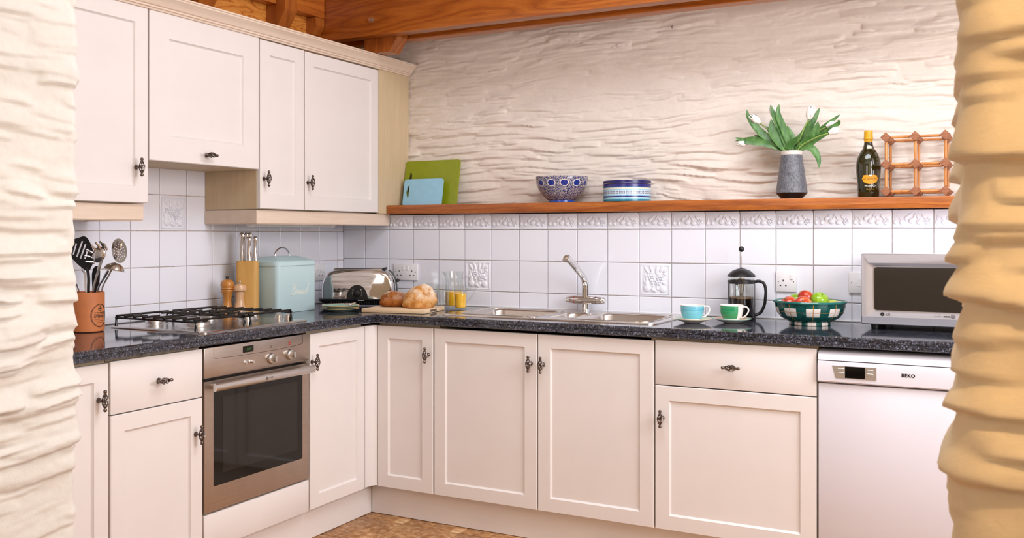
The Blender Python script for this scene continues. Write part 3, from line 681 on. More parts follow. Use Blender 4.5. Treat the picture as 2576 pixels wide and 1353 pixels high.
# tap
tp = PD(1473, 4.405, ZT + .0055); tap = thing('tap', 'chrome mixer tap with a crossbar and angled spout over the sink', 'tap', tp)
MB().lathe([(.021, 0), (.021, .003), (.018, .006), (.0175, .010), (.017, .05), (.0001, .05)], 28).build('base', M['chrome'], tap)
bar = MB(); bar.lathe([(.0001, -.096), (.010, -.0955), (.0145, -.090), (.016, -.075), (.0185, -.055), (.019, -.02), (.019, .02), (.0185, .055), (.016, .075), (.0145, .090), (.010, .0955), (.0001, .096)], 28, T(0, 0, .050) @ Matrix.Rotation(PI / 2, 4, 'Y')); bar.build('crossbar', M['chrome'], tap)
for s, mm in ((-1, 'red_ring'), (1, 'knob_ring')): MB().lathe([(.0188, -.001), (.0192, 0), (.0188, .001)], 28, T(s * .053, 0, .05) @ Matrix.Rotation(PI / 2, 4, 'Y'), cap=False).build(mm, M['red'] if s < 0 else M['pewter'], tap)
sp = catmull([(0, 0, .060), (0, 0, .10), (0, -.003, .128), (0, -.030, .158), (0, -.10, .195), (0, -.19, .240), (0, -.215, .245), (0, -.225, .236)], 5)
MB().tube(sp, [.017] * 12 + [.016] * (len(sp) - 16) + [.0148] * 4, 16, up=(1, 0, 0)).build('spout', M['chrome'], tap)
MB().lathe([(.0148, 0), (.0152, .001), (.0148, .002)], 20, T(0, 0, .086), cap=False).build('collar_ring', M['pewter'], tap)

# ------------------------------------------------------------------ hob
hb_ = thing('gas_hob', 'stainless steel four burner gas hob with black pan supports', 'hob', (.10, -1.612, ZT))
HW, HL = .492, .594
pl = MB()
def plate_r(b, prof, w, l, cx, cy, r):
    rings = [[(x, y, z) for x, y in rrect(w - 2 * i, l - 2 * i, max(.004, r - i), 5, cx, cy)] for i, z in prof]; n = len(rings[0])
    fs = [(k * n + j, k * n + (j + 1) % n, k * n + n + (j + 1) % n, k * n + n + j) for k in range(len(rings) - 1) for j in range(n)]
    b.add(sum(rings, []), fs + [tuple((len(rings) - 1) * n + j for j in range(n))])
plate_r(pl, [(0, .0005), (0, .003), (.003, .0065), (.010, .0075), (.020, .0062), (.03, .006)], HW, HL, HW / 2, HL / 2, .025)
pl.build('hob_plate', M['hob_steel'], hb_)
burn = [(.30, .165, .048), (.085, .15, .036), (.30, .435, .036), (.085, .435, .045)]
for x, y, r in burn:
    q = MB(); q.lathe([(r + .022, .006), (r + .012, .0085), (r + .004, .009), (r * .96, .012), (r * .96, .020), (r * .9, .0235), (.0001, .0235)], 32); bo = q.build('burner', M['satin'], hb_, (x, y, 0))
    q = MB(); q.lathe([(r * .78, .0235), (r * .80, .026), (r * .78, .030), (r * .6, .0315), (.0001, .032)], 28); q.build('burner_cap', M['black_enamel'], bo)
for k in range(4):
    q = MB(); q.lathe([(.017, .006), (.017, .010), (.015, .024), (.013, .026), (.0001, .026)], 20); q.box(-.002, .002, -.014, .014, .024, .030, .001); q.build('control_knob', M['satin'], hb_, (.175 + .055 * k if k < 2 else .365 + .05 * (k - 2), .553, 0))
def grate(y0, y1):
    b = MB(); zt = .0455; zz = .038; r = .0042; x0, x1 = .0, .415
    for y in (y0, y1): b.tube(catmull([(x0, y, .008), (x0, y, zz - .008), (x0 + .007, y, zz), (x0 + .03, y, zz), (x1 - .03, y, zz), (x1 - .007, y, zz), (x1, y, zz - .008), (x1, y, .008)], 4), r, 8)
    for x in (x0, x1):
        for y in (y0, y1): b.tube([(x, y, .0062), (x, y, .016)], .0058, 8)
    for x in (.004, .205, .410): b.tube([(x, y0 - .004, zt), (x, y1 + .004, zt)], r, 8)
    for x in (.052, .100, .150, .255, .305, .358):
        L_ = .075 if x not in (.100, .305) else .06
        b.tube([(x, y0 - .006, zt), (x, y0 + L_, zt)], r, 8); b.tube([(x, y1 - L_, zt), (x, y1 + .006, zt)], r, 8)
    for x in (.10, .305):
        pass
    return b
for y0, y1 in ((.020, .272), (.305, .545)): grate(y0, y1).build('pan_support', M['black_enamel'], hb_, (.022, 0, 0))

# ------------------------------------------------------------------ dishwasher
dw = thing('dishwasher', 'white dishwasher under the worktop with a small black display', 'dishwasher', (2.533, -.600, 0)); wD = .592
MB().box(0, wD, .03, .57, .10, .855, .004).build('body', M['white_enamel'], dw)
MB().box(.02, wD - .02, .05, .55, .002, .10).build('base', M['black_plastic'], dw)
MB().box(0, wD, .0, .03, .11, .742, .004).build('door', M['white_enamel'], dw)
pn = MB(); pn.sweep([(.0, .746), (.012, .752), (.014, .80), (.011, .8225), (-.03, .8225), (-.03, .746)], [(0.0, 0), (wD, 0)]); pn = pn.build('control_panel', M['white_enamel'], dw, angle=20)
td = MB(); td.sweep([(.010, .8255), (.008, .838), (-.002, .850), (-.02, .857), (-.06, .8595), (-.06, .8255)], [(0, 0), (wD, 0)]); td.build('top_cap', M['white_enamel'], dw, angle=40)
def DWp(x, y): p = ony(x, y, -.613); return p[0] - 2.533, p[2]
a, c = DWp(2094, 950); a2, c2 = DWp(2205, 918)
zc0, zc1 = .7665, .8085
pp = MB(); pp.prism([(a + .012, zc0), (a2, zc0), (a2, zc1), (a, zc1)], 0, .002); pp.v = [(x, -.0135 - z, y) for x, y, z in pp.v]; pc = pp.build('button_panel', M['satin'], pn)
MB().box(a + .042, a2 - .037, -.0165, -.014, zc0 + .001, zc1 - .001, .0005).build('display', M['black_gloss'], pn)
for xx in (a + .018, a2 - .032):
    for zz in (.777, .790): MB().box(xx, xx + .022, -.0175, -.014, zz, zz + .0105, .001).build('button', M['satin'], pn)
bx, bz = DWp(2285, 939); textmb('BEKO', .0155, bold=.0006, spacing=1.15).build('lettering', M['dark'], pn, (bx, -.0146, .7885))
# ------------------------------------------------------------------ shelf and what stands on it
ZS = 1.4155
sh = MB().box(.3205, 3.985, -.062, SY - .012, 1.3695, ZS, .004); tag(sh.build('shelf', M['shelf_pine']), 'long varnished pine shelf along the top of the tiles', 'shelf')
def board(name, label, p_bl, p_br, y0, y1, h, mat, hole, th):
    x0 = p_bl; w = p_br - p_bl; t = thing(name, label, 'chopping board', (x0, y0, ZS + .0005))
    ang = math.atan2(y1 - y0, h); bm = fill_rect([hole], rrect(w, h, .014, 5, w / 2, h / 2), 0)
    b = MB(); n = len(bm.v)
    b.add([(x, y, 0) for x, y, _ in bm.v], bm.f); b.add([(x, y, -th) for x, y, _ in bm.v], [f[::-1] for f in bm.f])
    for ring in (rrect(w, h, .014, 5, w / 2, h / 2), hole):
        m_ = len(ring); b.add([(x, y, 0) for x, y in ring] + [(x, y, -th) for x, y in ring], [(i, (i + 1) % m_, m_ + (i + 1) % m_, m_ + i) for i in range(m_)])
    o = b.build('board', mat, t, rot=(PI / 2 - ang, 0, 0)); return t
M['green'] = plain('green_plastic', (140, 152, 22), .35, var=.03, bump=.05, bs=300); M['blue'] = plain('pale_blue_plastic', (152, 204, 232), .35, var=.02, bump=.05, bs=300)
wg = .352; hole = [(.030, .075), (.038, .068), (.045, .075), (.045, .165), (.038, .180), (.030, .175), (.022, .12)]
board('chopping_board', 'large green plastic chopping board leaning on the stone wall', .321, .300 + wg, .078, .122, .240, M['green'], hole, .008)
hole = [(.022, .045), (.028, .040), (.033, .046), (.033, .098), (.028, .106), (.023, .102), (.013, .072)]
board('chopping_board', 'small pale blue plastic chopping board leaning on the green one', .348, .348 + .236, .040, .066, .140, M['blue'], hole, .007)
def cyl_nodes(t, ):
    """object-space angle (turns) and height"""
    tc = t.n('ShaderNodeTexCoord'); sp = t.n('ShaderNodeSeparateXYZ'); t.l(tc.outputs['Object'], sp.inputs[0])
    at = t.n('ShaderNodeMath', operation='ARCTAN2'); t.l(sp.outputs[0], at.inputs[0]); ng = t.n('ShaderNodeMath', operation='MULTIPLY'); ng.inputs[1].default_value = -1; t.l(sp.outputs[1], ng.inputs[0]); t.l(ng.outputs[0], at.inputs[1])
    dv = t.n('ShaderNodeMath', operation='DIVIDE'); dv.inputs[1].default_value = 2 * PI; t.l(at.outputs[0], dv.inputs[0])
    return dv.outputs[0], sp.outputs[2], tc.outputs['Object']
def mth(t, op, a, b=0.0, c=None):
    m = t.n('ShaderNodeMath', operation=op)
    for i, v in enumerate((a, b) if c is None else (a, b, c)):
        if hasattr(v, 'links'): t.l(v, m.inputs[i])
        else: m.inputs[i].default_value = v
    return m.outputs[0]
def shelf_pt(px_, y): p = ony(px_, 500, y); return (p[0], y, ZS + .0005), depth((p[0], y, ZS)) / FPX
# patterned bowl
P0, mpp = shelf_pt(1413, .045)
t = NT('blue_filigree_print'); an, hz_, ob = cyl_nodes(t); cell = t.n('ShaderNodeTexVoronoi', feature='DISTANCE_TO_EDGE'); cell.inputs['Scale'].default_value = 150; cell.inputs['Randomness'].default_value = .75; t.l(ob, cell.inputs['Vector'])
f1 = t.ramp(cell.outputs['Distance'], [(.05, (232, 218, 206)), (.10, (28, 38, 104))]); nz = t.noise(ob, 230, 3, .6, 1.5); f2 = t.ramp(nz, [(.60, (26, 34, 92)), (.64, (232, 220, 208))], 'LINEAR'); base = t.mix(f1, f2, .3)
fa = mth(t, 'SUBTRACT', mth(t, 'FRACT', mth(t, 'ADD', mth(t, 'MULTIPLY', an, 12.0), .5)), .5); dx = mth(t, 'MULTIPLY', fa, .048); dz = mth(t, 'SUBTRACT', hz_, .092)
dist = mth(t, 'SQRT', mth(t, 'ADD', mth(t, 'MULTIPLY', dx, dx), mth(t, 'MULTIPLY', dz, dz)))
inner = mth(t, 'LESS_THAN', dist, .0135); ringm = mth(t, 'LESS_THAN', dist, .0165)
c = t.mix(base, L4((232, 220, 210)), ringm); c = t.mix(c, t.ramp(nz, [(.45, (24, 40, 128)), (.75, (60, 84, 170))]), inner)
low = mth(t, 'LESS_THAN', hz_, .014); c = t.mix(c, L4((44, 74, 164)), low); t.set(c, .14); M['filigree'] = t.m
s = mpp; r_ = 134 * s / 2; bw = thing('serving_bowl', 'blue and white patterned serving bowl on the pine shelf', 'bowl', P0)
hB = .124; pr = [(.060, 0), (.060, .012), (.066, .016), (.088, .036), (.104, .062), (.114, .09), (.1205, hB - .002), (.120, hB), (.117, hB), (.110, .09), (.098, .062), (.08, .036), (.05, .022), (.0001, .020)]
k = r_ / .1205; MB().lathe([(a * k, z_) for a, z_ in pr], 56).build('bowl_body', M['filigree'], bw)
# striped tin
P0, mpp = shelf_pt(1577.5, .045); rt_ = 119 * mpp / 2; ht = .096
t = NT('striped_tin_print'); an, hz_, ob = cyl_nodes(t)
stops = [(0, (34, 124, 152)), (.10, (150, 206, 226)), (.165, (200, 222, 232)), (.185, (40, 40, 116)), (.255, (150, 208, 232)), (.31, (196, 214, 234)), (.52, (150, 206, 228)), (.56, (226, 220, 206)), (.645, (36, 130, 160)), (.68, (46, 42, 122))]
c = t.ramp(mth(t, 'DIVIDE', hz_, ht), stops, 'CONSTANT')
fa = mth(t, 'ABSOLUTE', mth(t, 'SUBTRACT', mth(t, 'FRACT', mth(t, 'MULTIPLY', an, 44.0)), .5)); dz = mth(t, 'ABSOLUTE', mth(t, 'SUBTRACT', hz_, ht * .415))
i1 = mth(t, 'MULTIPLY', mth(t, 'LESS_THAN', fa, .33), mth(t, 'LESS_THAN', dz, .0055)); i2 = mth(t, 'MULTIPLY', mth(t, 'LESS_THAN', fa, .20), mth(t, 'LESS_THAN', dz, .0034))
c = t.mix(c, L4((58, 60, 82)), i1); c = t.mix(c, L4((206, 212, 224)), i2); t.set(c, .22); M['tin'] = t.m
tn = thing('biscuit_tin', 'round tin with blue and white stripes on the pine shelf', 'tin', P0)
MB().lathe([(rt_ - .002, 0), (rt_, .001), (rt_, ht - .018), (rt_ - .002, ht - .017), (.0001, ht - .017)], 56).build('tin_body', M['tin'], tn)
M['navy'] = plain('navy_tin_lid', (34, 34, 100), .22, var=.03)
MB().lathe([(rt_ + .0008, ht - .0155), (rt_ + .0012, ht - .013), (rt_ + .0012, ht - .002), (rt_ - .001, ht), (.0001, ht + .0005)], 56).build('lid', M['navy'], tn)
MB().lathe([(rt_ + .0011, ht - .0160), (rt_ + .0016, ht - .0150), (rt_ + .0011, ht - .0140)], 56, cap=False).build('lid_bead', M['satin'], tn)
# vase and tulips
VY = .045; P0, mpp = shelf_pt(1991.5, VY); Dv = mpp * FPX
va = thing('vase', 'grey textured stoneware vase with a white collar', 'vase', P0)
t = NT('scratched_grey_glaze'); v = t.coord((1, 1, .25)); w_ = t.noise(v, 330, 3); n2 = t.noise(t.coord(), 26, 3); c = t.mix(t.ramp(w_, [(.38, (52, 54, 62)), (.6, (128, 130, 140))]), t.ramp(n2, [(.3, (70, 72, 80)), (.7, (122, 124, 132))]), .45); t.set(c, .38); t.bump(w_, .5, .002); M['greyvase'] = t.m
M['blackglaze'] = plain('black_glaze', (22, 19, 20), .2); M['whiteglaze'] = plain('white_glaze', (230, 222, 218), .3, var=.02)
hv = (497 - 377) * mpp; rb = 77 * mpp / 2; rt2 = 50 * mpp / 2; rf_ = 51 * mpp / 2
MB().lathe([(rf_, 0), (rf_ * 1.04, .004), (rb * .96, .022), (rb, .026)], 40, cap=True).build('foot', M['blackglaze'], va)
MB().lathe([(rb, .0262), (rb * .985, .034), (rt2 * 1.02, hv - .016), (rt2 * .98, hv - .015), (rt2 * .9, hv - .015), (rb * .9, .034), (.0001, .032)], 40).build('vase_body', M['greyvase'], va)
MB().lathe([(rt2 * 1.0, hv - .0155), (rt2 * 1.03, hv - .012), (rt2 * 1.08, hv), (rt2 * 1.02, hv + .001), (rt2 * .94, hv - .006), (rt2 * .9, hv - .0148)], 40, cap=False).build('collar', M['whiteglaze'], va)
t = NT('tulip_leaf'); n = t.noise(t.coord((1, 1, .3)), 60, 3); t.set(t.ramp(n, [(.3, (44, 92, 36)), (.7, (98, 142, 74))]), .4); M['leaf'] = t.m
M['stem'] = plain('tulip_stem', (134, 162, 82), .45); M['petal'] = plain('white_petal', (240, 236, 230), .5, var=.03, vs=60)
def VP(x, y, off=0): p = ony(x, y, VY + off); return Vector((p[0], p[1], p[2]))
vb = Vector(P0)
def leaf(parent, pts, w, off):
    pp = [VP(x, y, off * i / (len(pts) - 1)) - vb for i, (x, y) in enumerate(pts)]; pp = catmull(pp, 6); n = len(pp); vs = []; fs = []
    for i, p in enumerate(pp):
        tt = i / (n - 1); tn_ = (pp[min(i + 1, n - 1)] - pp[max(i - 1, 0)]).normalized(); side = tn_.cross(Vector(FW)).normalized()
        ww = w * (math.sin(PI * min(1, .18 + .82 * tt)) ** .8) * (.75 + .25 * math.sin(PI * tt)) + .0006
        fold = Vector(FW) * ww * .35
        vs += [p - side * ww + -fold, p, p + side * ww - fold]
        vs += [p - side * ww - fold + Vector(FW) * .0012, p + Vector(FW) * .0014, p + side * ww - fold + Vector(FW) * .0012]
    for i in range(n - 1):
        a = i * 6; c_ = a + 6
        fs += [(a, a + 1, c_ + 1, c_), (a + 1, a + 2, c_ + 2, c_ + 1), (a + 4, a + 3, c_ + 3, c_ + 4), (a + 5, a + 4, c_ + 4, c_ + 5), (a + 3, a, c_, c_ + 3), (a + 2, a + 5, c_ + 5, c_ + 2)]
    MB().add(vs, fs).build('leaf', M['leaf'], parent, angle=60, recalc=False)
def tulip(label, px_, py_, tilt, off, ln, leaves):
    t = thing('tulip', label, 'flower', tuple(vb), 0, 'white tulips in the grey vase')
    top = VP(px_, py_, off) - vb; dirv = Vector((math.sin(R(tilt)) * RT[0], math.sin(R(tilt)) * RT[1], math.cos(R(tilt)))); h = ln * mpp
    root = Vector((max(-.02, min(.02, top.x * .15)), off * .2, hv * .5)); rim = Vector((max(-.026, min(.026, top.x * .25)), max(-.012, min(.012, off * .3)), hv + .004)); basef = top - dirv * h * .5
    MB().tube(catmull([root, rim, rim.lerp(basef, .55) + Vector((0, 0, .012)), basef], 6), .0032, 8).build('stem', M['stem'], t)
    q = dirv.to_track_quat('Z', 'Y').to_matrix().to_4x4(); rmax = h * .29
    for k in range(6):
        o_ = 1.0 if k % 2 == 0 else .86; a0 = k * PI / 3; b = MB(); vs = []; fs = []; NU, NV = 6, 9
        for j in range(NV + 1):
            v_ = j / NV; rr = rmax * o_ * (math.sin(PI * (.10 + .78 * v_)) ** .75); half = (PI / 3.1) * (math.sin(PI * (.2 + .78 * v_)) ** .7 if v_ < .99 else .15)
            for i in range(NU + 1):
                aa = a0 + (i / NU - .5) * 2 * half * (1 - .6 * max(0, v_ - .6) / .4); vs.append((rr * math.cos(aa), rr * math.sin(aa), h * v_ * (1 - .10 * ((i / NU - .5) * 2) ** 2)))
        for j in range(NV):
            for i in range(NU): a_ = j * (NU + 1) + i; fs.append((a_, a_ + 1, a_ + NU + 2, a_ + NU + 1))
        b.add(vs, fs, T(*basef) @ q).build('petal', M['petal'], t, angle=80, recalc=False)
    for pts, w, o2 in leaves: leaf(t, pts, w * mpp * 1.15, o2)
G = 'white tulip'
tulip('white tulip leaning over beside a long curled leaf tip, high in the vase', 1898, 299, -52, .01, 36, [([(1968, 375), (1950, 360), (1913, 333), (1885, 298), (1879, 277)], 8.5, .01), ([(1970, 377), (1945, 360), (1922, 347), (1897, 341)], 6, .03), ([(1974, 377), (1955, 352), (1938, 330), (1926, 318)], 6.5, .02)])
tulip('white tulip half hidden behind tall upright leaves', 1946, 280, -14, .035, 36, [([(1976, 377), (1962, 355), (1944, 330), (1940, 300)], 13, -.01), ([(1978, 372), (1960, 318), (1947, 291), (1938, 264)], 7, -.005), ([(1988, 375), (1973, 330), (1957, 288), (1960, 262)], 7.5, .0)])
tulip('white tulip standing tallest and most upright in the vase', 2039, 282, 14, .0, 38, [([(1993, 376), (2018, 342), (2046, 302), (2062, 271)], 8, .02), ([(1992, 376), (1994, 352), (1980, 316)], 8, .035)])
tulip('white tulip drooping sideways behind a pointed leaf', 2092, 313, 65, .02, 30, [([(2008, 376), (2050, 340), (2083, 312), (2113, 288)], 6.5, .02), ([(2000, 376), (2022, 352), (2040, 330), (2046, 316)], 6, .04)])
tulip('white tulip lowest of the pair hanging beside the bottle', 2100, 329, 68, -.02, 33, [([(2003, 378), (2043, 347), (2058, 306)], 12, -.02), ([(2006, 377), (2062, 344), (2106, 312), (2108, 302)], 6, -.03), ([(2012, 371), (2041, 373), (2057, 396), (2061, 423)], 7.5, -.02)])
tulip('white tulip bending lowest over the shelf under a flat leaf', 1866, 361, -86, -.01, 28, [([(1972, 377), (1922, 360), (1872, 354), (1850, 346)], 7.5, -.02), ([(1965, 372), (1910, 352), (1880, 350), (1850, 355)], 5, .0), ([(1980, 378), (1990, 362), (2004, 350), (2012, 338)], 7, -.025)])
# bottle
P0, mpp = shelf_pt(2184.5, .045); bt = thing('wine_bottle', 'dark green sparkling wine bottle with yellow foil and label', 'bottle', P0, YAW * .55)
s = mpp; rb = 59 * s / 2
t = NT('dark_green_glass'); t.set((38, 36, 10), .05, coat=.6); M['bottleglass'] = t.m
prof = [(47, 0), (50, 2), (52, 22), (55, 45), (58, 62), (59, 78), (57, 92), (50, 104), (38, 116), (27, 124), (21, 134), (19, 146), (19, 152)]
MB().lathe([(a * s / 2 * 1.0, z_ * s) for a, z_ in prof] + [(.0001, 152 * s)], 40).build('glass_body', M['bottleglass'], bt, angle=80)
M['foil'] = plain('yellow_foil', (222, 166, 20), .35, var=.08, vs=90, bump=.3, bs=120)
MB().lathe([(19.5 * s / 2, 131 * s), (20.2 * s / 2, 140 * s), (20.2 * s / 2, 146 * s), (22.5 * s / 2, 147 * s), (22.8 * s / 2, 150 * s), (21 * s / 2, 154 * s), (21 * s / 2, 163 * s), (20 * s / 2, 167.5 * s), (15 * s / 2, 169 * s), (.0001, 169.4 * s)], 28).build('foil_cap', M['foil'], bt)
def ovalmb(w, h, n=28): return MB().add([(0, 0, 0)] + [(w / 2 * math.cos(2 * PI * k / n), 0, h / 2 * math.sin(2 * PI * k / n)) for k in range(n)], [(0, 1 + k, 1 + (k + 1) % n) for k in range(n)])
M['amber'] = plain('amber_label', (226, 156, 22), .5, var=.03); M['ivory'] = plain('ivory_print', (232, 228, 214), .5); M['brownink'] = plain('brown_print', (70, 44, 14), .5)
def gridoval(w, h, nx=14):
    b = MB(); vs = []; fs = []
    for i in range(nx + 1):
        x = -w / 2 + w * i / nx; q = h / 2 * math.sqrt(max(0, 1 - (2 * x / w) ** 2)); vs += [(x, 0, -q), (x, 0, q)]
    for i in range(nx): fs.append((2 * i, 2 * i + 2, 2 * i + 3, 2 * i + 1))
    return b.add(vs, fs)
def rlab(z_, add): 
    zz = [q[1] for q in prof]; rr = [q[0] for q in prof]; return np.interp(z_, zz, rr) * s / 2 + add
lab = bend(gridoval(40 * s, 27 * s), rlab(47, .0012)); lb = lab.build('label_oval', M['amber'], bt, (0, 0, 47 * s), recalc=False)
bend(textmb('LA GIOIOSA', 6.2 * s, spacing=1.02), rlab(47, .0017)).build('lettering', M['brownink'], lb, recalc=False)
bend(textmb('PROSECCO', 5.2 * s, bold=.0002), rlab(29, .0016)).build('lettering', M['ivory'], bt, (0, 0, 29 * s), recalc=False)
bend(textmb('TREVISO', 4.0 * s, spacing=1.35), rlab(20, .0016)).build('lettering', M['amber'], bt, (0, 0, 20 * s), recalc=False)
bend(gridoval(9 * s, 4 * s), rlab(55, .0018)).build('label_emblem', M['ivory'], bt, (0, 0, 54.5 * s), recalc=False)
bend(gridoval(13 * s, 14 * s), rlab(124, .0016)).build('neck_seal', M['ivory'], bt, (0, 0, 124 * s), recalc=False)
# wine rack
wr_ = thing('wine_rack', 'small wooden cube wine rack of dowels and square blocks', 'wine rack', (2.805, .045, ZS + .0005)); gx = .1065; gz = .1072; y0, y1 = -.088, .075; zc = .0205
M['rackblock'] = wood('rack_block_wood', ((92, 46, 26), (138, 82, 52), (172, 114, 80)), 1, 5, .5, .3, rings=9, dist=3); M['dowel'] = wood('rack_dowel_wood', ((150, 82, 34), (196, 124, 62), (216, 150, 88)), 2, 4, .45, .1, rings=4, dist=3)
blk = MB().box(-.0142, .0142, -.018, .018, -.0142, .0142, .0015, Matrix.Rotation(PI / 4, 4, 'Y')).mesh('block', M['rackblock'])
for i in (-1, 0, 1):
    for j in range(3):
        for yy in (y0, y1): link('block', blk, wr_, (i * gx, yy, zc + j * gz))
        MB().tube([(i * gx, y0 + .018, zc + j * gz), (i * gx, y1 - .018, zc + j * gz)], .0055, 8).build('dowel', M['dowel'], wr_)
for yy in (y0, y1):
    for j in range(3):
        for i in (-1, 0): MB().tube([(i * gx + .019, yy, zc + j * gz), ((i + 1) * gx - .019, yy, zc + j * gz)], .0055, 8).build('dowel', M['dowel'], wr_)
    for i in (-1, 0, 1):
        for j in (0, 1): MB().tube([(i * gx, yy, zc + j * gz + .019), (i * gx, yy, zc + (j + 1) * gz - .019)], .0055, 8).build('dowel', M['dowel'], wr_)

# ------------------------------------------------------------------ sockets
def socket(label, loc, rz, w, kind):
    t = thing('wall_socket' if kind != 'spur' else 'fused_spur', label, 'socket', loc, rz)
    MB().box(0, w, -.009, 0, 0, .0855, .0025).build('face_plate', M['white_plastic'], t)
    def slot(x, z, ww, hh): MB().box(x - ww / 2, x + ww / 2, -.0093, -.0085, z - hh / 2, z + hh / 2).build('pin_hole', M['dark'], t)
    def gang(cx, sw):
        slot(cx, .047, .004, .008); slot(cx - .011, .026, .0065, .004); slot(cx + .011, .026, .0065, .004)
        MB().box(sw - .006, sw + .006, -.013, -.0085, .052, .074, .0015).build('rocker_switch', M['white_plastic'], t)
    if kind == 'single': gang(.030, .064)
    elif kind == 'double': gang(.112, .085); gang(.034, .061)
    else: MB().box(.032, .052, -.0105, -.0085, .028, .058, .001).build('fuse_carrier', M['white_plastic'], t)
    for x in ((.011, w - .011)): MB().lathe([(.0024, 0), (.0024, .0005), (.0001, .0006)], 10, T(x, -.009, .043) @ FR).build('screw', M['pewter'], t)
    return t
socket('white double wall socket behind the toaster and loaves', (.329, -.0015, 1.0305), 0, .146, 'double')
socket('white single wall socket above the fruit bowl', (2.2636, -.0015, 1.0255), 0, .0835, 'single')
socket('white fused spur plate beside the microwave', (2.5538, -.0015, 1.0275), 0, .0835, 'spur')
socket('white double wall socket half hidden by the bread bin', (.0015, -.317, 1.0285), PI / 2, .146, 'double')

hk_ = ony(1692, 66, SY - .012); wh = thing('screw_hook', 'tiny dark screw hook in the stone wall', 'hook', (hk_[0], SY - .006, hk_[2]))
MB().tube(catmull([(0, .01, 0), (0, -.012, 0), (0, -.018, -.004), (0, -.016, -.010), (0, -.010, -.010)], 4), .0016, 6).build('hook_wire', M['pewter'], wh)
# ------------------------------------------------------------------ on the worktop
ZW = ZT + .0006
M['terracotta'] = plain('terracotta', (204, 122, 72), .6, var=.06, vs=14, bump=.1, bs=160); M['ink'] = plain('black_print', (40, 26, 22), .6)
# utensil pot
PP = PD(217, 3.53, ZW); pot = thing('utensil_pot', 'terracotta utensil pot with a black oval print beside the hob', 'pot', PP); rp = .0635; hp = .1445
MB().lathe([(.058, 0), (.0625, .003), (rp, .01), (rp, hp - .004), (rp - .001, hp), (rp - .007, hp), (rp - .008, hp - .004), (rp - .009, .01), (.0001, .008)], 48).build('pot_body', M['terracotta'], pot)
a0 = R(98)             # the print faces past the camera's right
for w_, h_, r_ in ((.073, .084, .0011), (.067, .078, .0005)):
    pts = [(w_ / 2 * math.cos(k * PI / 20), 0, h_ / 2 * math.sin(k * PI / 20)) for k in range(41)]; q = MB()
    q.tube([((rp + .0004) * math.sin(a0 + x / rp), -(rp + .0004) * math.cos(a0 + x / rp), z) for x, y, z in pts], r_, 5); q.build('print_oval', M['ink'], pot, (0, 0, .060))
def potprint(s, size, z, sh=0, b=0, sp=1): bend(textmb(s, size, sh, 0, b, sp), rp + .0006, a0).build('lettering', M['ink'], pot, (0, 0, z), recalc=False)
potprint('UTENSILS', .0125, .056, 0, .0002, .95)
def scrawl(width, h, z, seed, r_=.00035):
    """a line of small print too fine to read: loose script strokes"""
    rnd = random.Random(seed); x = -width / 2; q = MB()
    while x < width / 2 - .002:
        wl = min(width / 2 - x, rnd.uniform(.006, .012)); n_ = max(3, int(wl / .0013))
        pts = [(x + wl * i / n_, z + h * (.5 if i % 2 else -.5) * rnd.uniform(.5, 1)) for i in range(n_ + 1)]
        q.tube([((rp + .0004) * math.sin(a0 + u_ / rp), -(rp + .0004) * math.cos(a0 + u_ / rp), v_) for u_, v_ in pts], r_, 4); x += wl + .0018
    q.build('small_print', M['ink'], pot)
scrawl(.046, .0055, .0705, 1, .0005); scrawl(.052, .0026, .0645, 2); scrawl(.046, .0026, .0470, 3); scrawl(.038, .0026, .0410, 4); scrawl(.022, .0026, .0350, 5)
em = MB()
for x, z, w_, h_ in ((0, .009, .003, .008), (0, .002, .0075, .007), (-.008, .0, .003, .006), (.008, .0, .003, .006), (-.006, .006, .002, .004), (.006, .006, .002, .004), (0, -.005, .008, .0025)):
    g_ = gridoval(w_, h_, 6); em.add([(p[0] + x, 0, p[2] + z) for p in g_.v], g_.f)
bend(em, rp + .0006, a0).build('print_crest', M['ink'], pot, (0, 0, .083), recalc=False)
# utensils standing in the pot; built in the picture-facing frame (x right, z up) of the pot
def utensil(name, label, cat='utensil'): t = thing(name, label, cat, (PP[0], PP[1], ZW + .011), YAW); return t
mp = 3.53 / FPX
def UP(x, y, d=0): return Vector(((x - 217) * mp, d, ZD(y, 3.53) - ZW - .011))
def handle_path(t, pts, r, mat, n=8, flat=1.0, name='shaft'): return MB().tube(catmull(pts, 5), r, n, flat=flat, up=(0, 1, 0)).build(name, mat, t)
# black slotted turner
t = utensil('slotted_turner', 'black nylon turner with four slanted slots in the terracotta pot')
handle_path(t, [UP(226, 826, -.005), UP(226, 735, -.012), UP(227, 700, -.014), UP(224, 672, -.015)], .0058, M['black_plastic'])
ol = [(224, 682), (232, 676), (241, 650), (236, 622), (226, 601), (216, 594), (205, 597), (190, 602), (178, 612), (180, 640), (196, 660), (212, 674)]
sl = []
for (xa, ya), (xb, yb) in (((189, 640), (197, 612)), ((198, 646), (212, 606)), ((207, 650), (220, 614)), ((218, 651), (226, 626))):
    d_ = Vector((xb - xa, yb - ya)).normalized(); n_ = Vector((-d_.y, d_.x)) * 2.1; sl.append([(xa + n_.x, ya + n_.y), (xb + n_.x, yb + n_.y), (xb - n_.x, yb - n_.y), (xa - n_.x, ya - n_.y)])
def plate2d(outline, holes, d0, th, curve=0):
    f_ = lambda p: (UP(p[0], p[1]).x, UP(p[0], p[1]).z)
    o_ = [f_(p) for p in outline]; hs = [[f_(p) for p in h] for h in holes]; fl = fill_rect(hs, o_, 0); b = MB()
    b.add([(x, d0, y) for x, y, _ in fl.v], fl.f); b.add([(x, d0 + th, y) for x, y, _ in fl.v], [q[::-1] for q in fl.f])
    for ring in [o_] + hs: m_ = len(ring); b.add([(x, d0, y) for x, y in ring] + [(x, d0 + th, y) for x, y in ring], [(i, (i + 1) % m_, m_ + (i + 1) % m_, m_ + i) for i in range(m_)])
    return b
